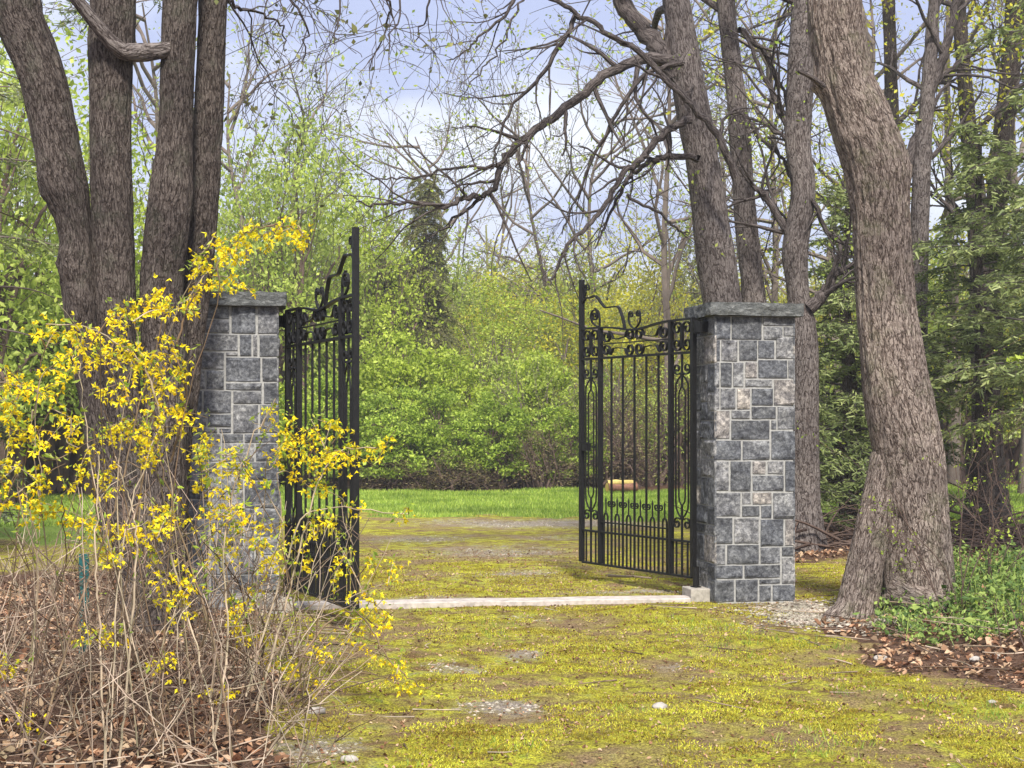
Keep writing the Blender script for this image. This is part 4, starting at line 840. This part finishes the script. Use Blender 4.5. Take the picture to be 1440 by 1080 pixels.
for k, (sd_, px, d, h, rz, mat, lab) in enumerate([
  (1, 600, 52, 11.5, 0, 'farleaf', 'thin bare tree with a forked top rising behind the olive conifer'), (2, 760, 50, 11, 1, 'farleaf', 'thin bare tree in the middle of the open sky'), (3, 935, 40, 12.5, 2, 'palegreen', 'slim grey tree whose pale stem shows beside the drooping boughs'),
  (1, 850, 48, 11.5, 3, 'farleaf', 'thin bare tree above the tall stile of the far swung gate'), (2, 690, 60, 11, 4, 'farleaf', 'distant bare tree low against the lilac sky'), (3, 1090, 38, 12, 5, 'palegreen', 'thin airy tree seen between the slim straight tree and the knobbly trunk'),
  (2, 1190, 36, 12, 2.2, 'palegreen', 'thin airy tree behind the bend of the leaning tree'), (1, 1340, 34, 13, 4.2, 'yellowleaf', 'airy yellow green tree between the forked and twin stemmed trees'), (3, 420, 44, 10.5, .7, 'palegreen', 'airy multi branched tree above the forsythia wrapped pillar'),
  (2, 340, 40, 11, 5.4, 'palegreen', 'airy pale tree beside the outermost of the clustered trunks'), (1, 210, 34, 11, 1.4, 'farleaf', 'bare tree whose twigs fill the gap between clustered trunks'), (3, 1010, 46, 11, 3.3, 'farleaf', 'bare tree directly behind the drooping tree'), (1, 1440, 30, 12, 3.9, 'yellowleaf', 'airy yellow leaved tree at the picture edge above the hemlocks'), (2, 520, 46, 8.6, 3.9, 'palegreen', 'airy low tree between the pale feathery tree and the olive conifer')]):
    if (sd_, mat) not in LC: a, b_ = lace(sd_, 11, .13); LC[(sd_, mat)] = (a.mesh('branch', M['twig_grey']), b_.mesh('crown', M[mat], False))
    t = thing('bare_tree', lab, 'tree', ((px - 720) * d / F, d, 0), rz, 'thin airy trees against the sky'); t.scale = (h / 11,) * 3
    for nm, me in zip(('branch', 'crown'), LC[(sd_, mat)]): o_ = bpy.data.objects.new(nm, me); C.objects.link(o_); o_.parent = t
# distant wood
g_ = np.random.default_rng(77); nt_ = 2000
x = g_.uniform(-46, 46, nt_); y = g_.uniform(58, 100, nt_); hh = (7.6 + 2.2 * fbm(np.stack((x * .12, y * .1, 0 * x), -1), 2, 3)) * (y / 80) * np.where(x < -22, .9, 1); z = hh * g_.random(nt_) ** .8
c = np.repeat(np.stack((x, y, z + .6), -1), 150, 0); c = c + g_.normal(0, .75, c.shape); c = c[(c[:, 2] > 0) & ~((c[:, 0] < -19) & (c[:, 2] < 1.2))]
mb = MB(); leaves(mb, c, .26, g_)
for k in range(260):
    xx_, yy_ = g_.uniform(-40, 40), g_.uniform(56, 90); hh_ = g_.uniform(5, 9.5)
    if xx_ < -19: continue
    tube(mb, [(xx_, yy_, 0), (xx_ + g_.normal(0, .2), yy_, hh_ * .5), (xx_ + g_.normal(0, .5), yy_, hh_)], [.12, .09, .03], 4)
tag(mb.build('woods', M['farleaf'], smooth=False), 'hazy distant spring woodland closing the view behind the hedge', 'woods', kind='stuff')

# ------------------------------------------------------------------ far white fence, cut log, brush pile
t = thing('white_fence', 'distant low white two rail fence glimpsed past the forsythia', 'fence', (-33, 105, 0))
M['whitepaint'] = plainmat('whitepaint', (.8, .8, .78), .6, .1)
for z_ in (.30, 1.12): mb = MB(); box(mb, (-9, -.04, z_ - .06), (9, .04, z_ + .06)); mb.build('rail', M['whitepaint'], t, False)
for k in range(10): mb = MB(); box(mb, (-9 + 2 * k - .06, -.10, 0), (-9 + 2 * k + .06, -.042, 1.2)); mb.build('post', M['whitepaint'], t, False)
t = thing('light_pole', 'thin pale pole standing by the far white fence', 'pole', (-34.6, 104, 0)); mb = MB(); tube(mb, [(0, 0, 0), (0, 0, 3), (0, 0, 6)], [.09, .08, .06], 8); mb.build('shaft', M['whitepaint'], t)
mb = MB(); tube(mb, [(0, 0, 5.9), (.5, 0, 6.1), (1.1, 0, 6.1)], [.05, .05, .07], 6); mb.build('arm', M['whitepaint'], t)
t = thing('cut_log', 'short cut log with yellow sawn face lying at the lawn edge, seen through gate bars', 'log', (2.3, 31.0, .10), .25); t.scale = (.85, .7, .62)
q_ = catmull([(-.38, 0, 0), (0, .02, 0), (.38, 0, 0)], 6); mb = MB(); tube(mb, q_, .17 + .01 * vn(q_ * 5), 16); mb.build('bark', plainmat('redbark', (.20, .10, .07), .95, .5, 9), t)
for s_ in (-1, 1):
    a = np.linspace(0, 2 * np.pi, 17)[:-1]; mb = MB(); mb.add(np.vstack((np.stack((0 * a + s_ * .381, .165 * np.cos(a), .165 * np.sin(a)), -1), (s_ * .384, 0, 0))), T=[((i_, (i_ + 1) % 16, 16) if s_ > 0 else ((i_ + 1) % 16, i_, 16)) for i_ in range(16)]); mb.build('sawn_face', plainmat('sawn', (.66, .46, .14), .8), t, False)
q_ = catmull([(-.37, 0, .15), (0, -.01, .165), (.34, .01, .15)], 6); mb = MB(); tube(mb, q_, .10 + .02 * vn(q_ * 6), 12); mb.build('split_wood', plainmat('sawntop', (.55, .42, .14), .8, .3, 6), t, False)
mb = MB(); g_ = np.random.default_rng(12)
for k in range(340):
    x0, y0 = g_.uniform(3.0, 6.6), g_.uniform(16.3, 19.2); z0 = abs(g_.normal(.05, .14)) * (1 - abs(y0 - 17.7) / 2.4); a = g_.uniform(0, 6.28); ln = g_.uniform(.4, 1.7); dz = g_.normal(.05, .18)
    p0 = np.array((x0, y0, z0 + .02)); d = np.array((math.cos(a), math.sin(a) * .5, dz)); tube(mb, catmull([p0, p0 + d * ln * .5 + g_.normal(0, .06, 3), p0 + d * ln], 3), np.linspace(g_.uniform(.006, .022), .004, 7), 4)
tag(mb.build('brush_pile', M['twig_brown']), 'heap of dead brown twigs and branches under the hemlocks', 'brush', kind='stuff')
mb = MB()
for k in range(420):
    if k % 3: x0, y0 = g_.uniform(-3.6, -1.0), g_.uniform(5.6, 11)
    else: x0, y0 = g_.uniform(2.4, 5), g_.uniform(7.3, 12)
    if x0 > -1 and y0 < 8 and x0 < 2.6: continue
    a = g_.uniform(0, 6.28); ln = g_.uniform(.15, .7); p0 = np.array((x0, y0, float(gz(x0, y0)[0]) + g_.uniform(.01, .06))); d = np.array((math.cos(a), math.sin(a), g_.normal(0, .08)))
    tube(mb, catmull([p0, p0 + d * ln * .5 + g_.normal(0, .02, 3), p0 + d * ln], 3), np.linspace(.005, .0025, 7), 4)
for k in range(46):
    x0, y0 = g_.uniform(-.9, 3), g_.uniform(6, 12.5); a = g_.uniform(0, 6.28); ln = g_.uniform(.08, .4); p0 = np.array((x0, y0, float(gz(x0, y0)[0]) + .008)); d = np.array((math.cos(a), math.sin(a), 0))
    tube(mb, catmull([p0, p0 + d * ln * .5 + g_.normal(0, .015, 3) * (1, 1, .2), p0 + d * ln], 3), np.linspace(.005, .0025, 7), 4)
tag(mb.build('fallen_twigs', M['cane']), 'thin dry twigs littering the ground of the beds and drive', 'twigs', kind='stuff')
t = thing('fallen_stick', 'bent pale stick lying on the moss under the far swung gate', 'stick', (1.06, 13.4, .03), -.6)
mb = MB(); tube(mb, catmull([(-.22, 0, .03), (-.05, .02, .03), (.06, -.02, .04), (.22, .02, .03)], 4), np.linspace(.014, .008, 13), 6); mb.build('stem', M['cane'], t)
mb = MB(); tube(mb, catmull([(.03, 0, .04), (.09, -.07, .05), (.12, -.10, .04)], 4), np.linspace(.008, .004, 9), 5); mb.build('side_twig', M['cane'], t)
def stone(px, py, r_, lab, sd_):
    d = EYE * F / (py - HZ); x0 = (px - 720) * d / F; me = MB(); g2_ = np.random.default_rng(sd_); th_, ph_ = np.meshgrid(np.linspace(0, 2 * np.pi, 19), np.linspace(.05, np.pi - .05, 11)); v = np.stack((np.cos(th_) * np.sin(ph_), np.sin(th_) * np.sin(ph_), np.cos(ph_)), -1).reshape(-1, 3)
    v = v * (1 + .22 * fbm(v * 1.8 + sd_, 3, sd_))[:, None] * r_ * (1.2, .9, .6) + (x0, d, float(gz(x0, d)[0]) + r_ * .25); i_ = np.arange(10)[:, None] * 19 + np.arange(18)[None]
    tag(me.add(v, np.stack((i_, i_ + 19, i_ + 20, i_ + 1), -1).reshape(-1, 4)).build('small_stone', M['stone']), lab, 'stone', 'loose pale stones')
M['stone'] = plainmat('stone', (.36, .33, .30), .9, .3, 30, 0, .004)
for a in [(1238, 925, .035, 'pale stone lying on moss just in front of the leaning tree'), (1372, 932, .032, 'whitish stone in the leaf bed below the green groundcover'), (1400, 931, .026, 'small whitish stone next to the larger one in the leaf bed', ), (928, 995, .035, 'flat pale stone alone on the moss of the drive'), (445, 1003, .04, 'pale stone at the moss edge below the forsythia twigs'), (490, 1072, .03, 'tiny pale stone near the bottom edge where bed meets moss'), (1395, 992, .02, 'tiny grey stone on moss below the leaf bed')]:
    stone(*a[:4], int(a[0]))

# ------------------------------------------------------------------ plants at the foot of the leaning tree
g_ = np.random.default_rng(91); mb = MB(); nst = 1300; x = g_.uniform(2.55, 5.2, nst); y = g_.uniform(9.6, 13.2, nst); keep = (x > 2.75 - .6 * (y < 10.6) + .4 * (y > 12)) & (fbm(np.stack((x, y, 0 * x), -1) * 1.4, 2, 8) > -.7) & (y > 9.6 + .5 * np.maximum(0, x - 3.6) * 0 + .35 * np.maximum(0, 3.0 - x)); x, y = x[keep], y[keep]
z = gz(x, y); hh = g_.uniform(.07, .26, len(x)) * (.7 + .5 * (x > 3.3))
for k in range(len(x)):
    b_ = np.array((x[k], y[k], z[k])); e = b_ + (g_.normal(0, .05), g_.normal(0, .05), hh[k]); tube(mb, [b_, (b_ + e) / 2 + g_.normal(0, .01, 3), e], [.003, .0025, .002], 3)
    c = b_ + (e - b_) * g_.uniform(.3, 1.1, 13)[:, None] + g_.normal(0, .045, (13, 3)) * (1, 1, .4); leaves(mb, c, .040, g_, up=1.1, asp=.55)
tag(mb.build('groundcover', M['groundcover'], smooth=False), 'fresh green leafy groundcover at the foot of the leaning tree', 'groundcover', kind='stuff')
def sapling(label, bx, by, hgt, seed, n=8, spread=.5, leaf=.025, per=3, keep=.8, mat='newleaf', lean=(0, 0), rad=.006):
    t = thing('sapling', label, 'sapling', (bx, by, float(gz(bx, by)[0]))); rg = random.Random(seed); S, T = [], []
    for k in range(n): grow(S, T, (rg.gauss(0, .05), rg.gauss(0, .05), -.02), (rg.gauss(lean[0], spread), rg.gauss(lean[1], spread * .5), 1), hgt * rg.uniform(.6, 1), rad, 0, 2, rg, wob=.13, trop=-.02, nch=(3, 4), spread=.7, ratio=.45, start=.3, rmin=.0018, end=.4)
    mb = MB(); skel(mb, S, 5, 3); mb.build('stem', M['twig_brown'], t); mb = MB(); tipleaf(mb, T, per, .02, leaf, rng, keep); mb.build('foliage', M[mat], t, False)
sapling('thin sapling with tiny pale green leaves in front of the leaning trunk', 3.22, 10.75, 1.5, 301, 6, .2, .022, 3, .6, lean=(-.1, 0))
sapling('leafy sapling beside the leaning trunk above the groundcover', 3.75, 11.6, 1.3, 302, 6, .35, .028, 3, .7)
sapling('low bare bush of arching brown twigs at the picture edge beyond the groundcover', 4.6, 13.2, 1.5, 303, 10, .5, .025, 2, .4)
sapling('short twiggy sapling rising from the leaf bed near the whitish stones', 3.15, 9.3, .5, 304, 4, .4, .02, 2, .5)
t = thing('leafy_spray', 'bright lime leaf spray reaching in beside the hemlocks at the picture edge', 'branch', tuple(P(1475, 505, 11)))
mb = MB(); tube(mb, [(0.05, 0, .02), (-.12, 0, .03), (-.3, 0, 0)], [.005, .004, .002], 4); mb.build('stem', M['twig_brown'], t); mb = MB(); leaves(mb, np.stack((rng.uniform(-.3, .02, 60), rng.normal(0, .03, 60), rng.normal(0, .018, 60)), -1), .05, rng, up=1.2); mb.build('foliage', M['lime'], t, False)
t = thing('garden_stake', 'dark teal metal stake standing in the dry forsythia stems', 'stake', (*G(118, 9.0)[:2], 0))
M['teal'] = plainmat('teal', (.02, .10, .10), .5, .3, 30)
mb = MB(); box(mb, (-.03, -.004, -.1), (.03, .004, .66)); box(mb, (-.004, -.035, -.1), (.004, -.0045, .66)); mb.build('post', M['teal'], t, False)
for k in range(8): mb = MB(); box(mb, (-.012, .0045, .08 + k * .07), (.012, .014, .10 + k * .07)); mb.build('stud', M['teal'], t, False)

# ------------------------------------------------------------------ forsythia
FL = [(340,328),(352,325),(365,328),(395,318),(405,322),(418,326),(428,330),(385,330),(315,345),(318,360),(322,355),(335,340),(280,360),(290,375),(285,390),(300,400),(275,415),(265,425),(335,398),(215,415),(230,422),(210,430),(240,435),(185,435),(165,445),(160,455),(50,462),(70,460),(90,470),(105,455),(125,460),(135,470),(110,485),(125,495),(135,505),(150,480),(170,485),(180,495),(160,505),(195,500),(205,510),(220,515),(240,480),(240,500),(215,530),(185,520),(255,520),(8,525),(20,535),(35,540),(90,525),(80,510),(150,545),(10,550),(20,560),(5,580),(15,600),(20,575),(70,555),(60,548),(90,595),(100,610),(95,585),(45,605),(50,620),(30,610),(10,640),(10,655),(5,690),(15,700),(55,680),(60,670),(75,720),(85,715),(50,715),(40,715),(125,730),(110,735),(145,660),(150,670),(150,690),(100,685),(120,640),(110,630),(170,610),(180,600),(200,600),(195,620),(205,630),(225,595),(210,605),(160,600),(150,610),(215,640),(175,545),(190,560),(240,540),(255,570),(260,580),(250,600),(230,550),(240,720),(230,735),(250,725),(215,710),(220,735),(170,740),(190,750),(205,745),(175,760),(215,780),(160,785),(150,780),(235,800),(245,810),(260,815),(255,840),(230,840),(260,865),(140,893),(130,890),(150,897),(285,620),(290,635),(275,640),(320,640),(310,650),(325,660),(285,680),(300,690),(310,700),(315,720),(345,670),(360,670),(335,670),(330,740),(320,760),(345,720),(310,785),(360,760),(375,770),(385,780),(380,795),(370,740),(400,620),(385,575),(385,605),(405,600),(390,640),(405,640),(420,635),(435,620),(425,610),(450,615),(460,640),(440,650),(465,650),(475,635),(470,600),(465,597),(415,670),(450,680),(460,690),(440,745),(450,735),(475,800),(460,730),(415,760),(435,790),(355,835),(335,850),(330,870),(335,880),(345,895),(370,890),(385,925),(410,940),(440,905),(450,920),(445,960),(310,970),(230,930),(235,940),(30,1030),(20,1045),(20,1060),(45,1015),(10,930),(5,940),(490,635),(495,640),(530,630),(540,630),(500,715),(565,723),(490,790),(520,790),(550,800),(515,855),(530,865),(540,875),(495,865),(500,875),(490,895),(530,920),(560,938),(588,965),(515,830)]
def forsythia(label, clusters, bases, seed, traced=(), dfun=lambda px: 6.8, nleaf=420):
    g_ = np.random.default_rng(seed); rg = random.Random(seed); bx = np.mean([b_[0] for b_ in bases]); by = np.mean([b_[1] for b_ in bases])
    t = thing('forsythia_shrub', label, 'shrub', (bx, by, 0), 0, 'flowering forsythia shrubs'); S = []; nodes = []
    def cane(pts, r0, r1=.0025, n=8):
        q_ = catmull(pts, n); q_ = q_ + g_.normal(0, .006, q_.shape) * np.linspace(.2, 1, len(q_))[:, None]; S.append((q_, np.linspace(r0, r1, len(q_)))); nodes.extend(q_[len(q_) // 5:]); return q_
    for rows in traced: cane([P(*q_) for q_ in rows], .0065, .003)
    tg = [P(px, py, dfun(px) + g_.normal(0, .18)) for px, py in clusters]
    for k in range(len(bases)):
        e = tg[int(g_.integers(len(tg)))] + g_.normal(0, .15, 3); b_ = np.array((*bases[k], 0.0)); m_ = b_ * .55 + e * .45 + (0, 0, .18 * e[2]) + g_.normal(0, .08, 3); cane([b_, m_, e], g_.uniform(.0025, .005))
    F_, Dn = [], []; Tl = []
    order = sorted(range(len(tg)), key=lambda i_: tg[i_][2])
    for i_ in order:
        e = tg[i_]; nd = np.array(nodes); dist = np.linalg.norm(nd - e, axis=1) + np.where(nd[:, 2] > e[2] + .05, 2.0, 0); j = int(np.argmin(dist)); s_ = nd[j]
        q_ = catmull([s_, (s_ + e) / 2 + (0, 0, .1 * np.linalg.norm(e - s_)) + g_.normal(0, .02, 3), e], 5); dv = q_[-1] - q_[-3]; dv /= np.linalg.norm(dv) + 1e-9
        q_ = np.vstack((q_, e + dv * .06, e + dv * .12 + (0, 0, -.01))); S.append((q_, np.linspace(.004, .0016, len(q_)))); nodes.extend(q_[3:])
        m2 = int(g_.integers(9, 23)); tt = g_.uniform(-1, 1, m2)[:, None]; c = e + dv * tt * .075 + g_.normal(0, .025, (m2, 3)) - (0, 0, .012); F_.append(c); nd2 = g_.normal(0, .8, (m2, 3)) + (0, -.2, -.75); Dn.append(nd2)
        if g_.random() < .7: Tl.append(q_[-1]); Tl.append(q_[-3])
    mb = MB(); skel(mb, S, 5, 4); mb.build('stem', M['shoot'], t).matrix_parent_inverse = Matrix.Translation((-bx, -by, 0))
    c = np.concatenate(F_); ax = np.concatenate(Dn); ax /= np.linalg.norm(ax, axis=1)[:, None]; e1 = np.cross(ax, rdir(g_, len(ax))); e1 /= np.linalg.norm(e1, axis=1)[:, None]; e2 = np.cross(ax, e1)
    mb = MB()
    for k in range(4):
        a = k * np.pi / 2; out = e1 * math.cos(a) + e2 * math.sin(a); sdv = -e1 * math.sin(a) + e2 * math.cos(a); ln = g_.uniform(.018, .030, (len(c), 1)); op = g_.uniform(.3, .8, (len(c), 1))
        d1 = ax * (1 - op * .6) + out * op; V = np.stack((c, c + d1 * ln * .55 + sdv * .0052, c + (d1 + out * .15) * ln, c + d1 * ln * .55 - sdv * .0052), 1).reshape(-1, 3); mb.add(V, np.arange(len(c) * 4).reshape(-1, 4))
    mb.build('blossom', M['petal'], t, False).matrix_parent_inverse = Matrix.Translation((-bx, -by, 0))
    nd = np.array(nodes); nd = nd[nd[:, 2] > .35]; sel = nd[g_.integers(len(nd), size=nleaf // 3)]; sel = np.vstack((sel, np.array(Tl))); sel = np.repeat(sel, 3, 0) + g_.normal(0, .014, (len(sel) * 3, 3)) + (0, 0, .015)
    mb = MB(); leaves(mb, sel, .028, g_, up=.5, asp=.38); mb.build('foliage', M['newleaf'], t, False).matrix_parent_inverse = Matrix.Translation((-bx, -by, 0))
    return t
g_ = np.random.default_rng(3)
def bs(n, x0, x1, y0, y1): return [(g_.uniform(x0, x1), g_.uniform(y0, y1)) for _ in range(n)]
forsythia('dense yellow forsythia at the picture edge in front of the lawn', [q_ for q_ in FL if q_[0] < 112], bs(13, -2.75, -1.9, 6.2, 7.6), 11, dfun=lambda px: 6.7)
forsythia('tallest yellow forsythia with an arching spray crossing the clustered trunks', [q_ for q_ in FL if (112 <= q_[0] < 275) or (q_[0] >= 275 and q_[1] < 420)], bs(18, -2.1, -1.3, 6.1, 7.5), 12,
   [[(165, 1100, 6.1), (180, 950, 6.3), (190, 800, 6.4), (192, 745, 6.45), (178, 690, 6.5), (160, 640, 6.5)], [(240, 650, 7), (262, 560, 7), (250, 500, 6.9), (265, 430, 6.9), (300, 385, 6.8), (322, 350, 6.8), (350, 326, 6.8), (400, 318, 6.8), (430, 332, 6.8)],
    [(240, 780, 6.8), (262, 860, 6.7), (290, 960, 6.5), (310, 1090, 6.1)], [(230, 600, 6.8), (205, 520, 6.8), (170, 485, 6.8), (120, 460, 6.8), (60, 455, 6.8)], [(45, 1090, 6), (80, 960, 6.3), (120, 830, 6.5), (165, 700, 6.6), (200, 560, 6.8), (235, 430, 6.9)],
    [(150, 1080, 6.1), (140, 900, 6.3), (135, 780, 6.4), (140, 640, 6.6)]], lambda px: 6.85)
forsythia('loose yellow forsythia spreading in front of the granite pillar', [q_ for q_ in FL if 275 <= q_[0] < 383 and q_[1] >= 420], bs(12, -1.75, -1.0, 6.4, 7.9), 13, [[(300, 1050, 6.4), (320, 900, 6.8), (315, 760, 7), (345, 640, 7.1), (390, 560, 7.1)], [(330, 1080, 6.3), (300, 900, 6.6), (250, 740, 6.8), (225, 640, 6.9), (212, 560, 6.9)]], lambda px: 7.1)
forsythia('yellow forsythia reaching across the forward swung gate leaf', [q_ for q_ in FL if q_[0] >= 383 and q_[1] >= 420], bs(11, -1.6, -.85, 6.9, 8.4), 14, [[(360, 1000, 7), (400, 860, 7.3), (430, 740, 7.4), (470, 640, 7.5), (545, 628, 7.5)], [(380, 1020, 7), (440, 900, 7.2), (500, 860, 7.3), (545, 925, 7.2), (590, 965, 7.1)], [(345, 980, 7), (400, 800, 7.4), (440, 720, 7.5), (575, 722, 7.5)]], lambda px: 7.45, 500)
# dry cane thicket
mb = MB(); g_ = np.random.default_rng(17)
for k in range(300):
    x0 = g_.uniform(-3.4, -.85); y0 = g_.uniform(5.7, 9.6)
    if x0 > -.78 - .17 * (y0 - 6.25): x0 = -.85 - .2 * (y0 - 6) - g_.random() * .6
    hh = g_.uniform(.35, 1.35) * (1.0 if x0 < -1.4 else .75); ln = np.array((g_.normal(.0, .62), g_.normal(0, .4), 1.0)); ln /= np.linalg.norm(ln); b_ = np.array((x0, y0, -.02)); e = b_ + ln * hh
    q_ = catmull([b_, b_ + ln * hh * .5 + g_.normal(0, .05, 3), e + (0, 0, -.05 * abs(ln[0]))], 5) + g_.normal(0, .005, (11, 3)); r0 = g_.uniform(.0022, .0034 if k % 9 else .0085); tube(mb, q_, np.linspace(r0, .0018, 11), 5)
    for j in range(int(g_.integers(2, 7))):
        s_ = q_[int(g_.integers(3, 10))]; dv = g_.normal(0, 1, 3) + (0, 0, .5); dv /= np.linalg.norm(dv); l2 = g_.uniform(.1, .45); tube(mb, [s_, s_ + dv * l2 * .5 + g_.normal(0, .02, 3), s_ + dv * l2], [.0026, .002, .0014], 3)
tag(mb.build('dry_stems', M['cane']), 'tangle of dry tan stems and twigs under the forsythia flowers', 'twigs', kind='stuff')
# ------------------------------------------------------------------ thin spring haze
mh = bpy.data.materials.new('haze'); mh.use_nodes = True; t = mh.node_tree; t.nodes.clear()
o = N(t, 'ShaderNodeOutputMaterial'); pv = N(t, 'ShaderNodeVolumePrincipled'); pv.inputs['Color'].default_value = (.93, .95, 1.0, 1); pv.inputs['Density'].default_value = .0015; pv.inputs['Anisotropy'].default_value = .2
t.links.new(pv.outputs[0], o.inputs['Volume'])
mb = MB(); box(mb, (-160, -12, -1.6), (160, 170, 17)); tag(mb.build('haze', mh, smooth=False), 'thin bright haze in the spring air', 'haze', kind='stuff')
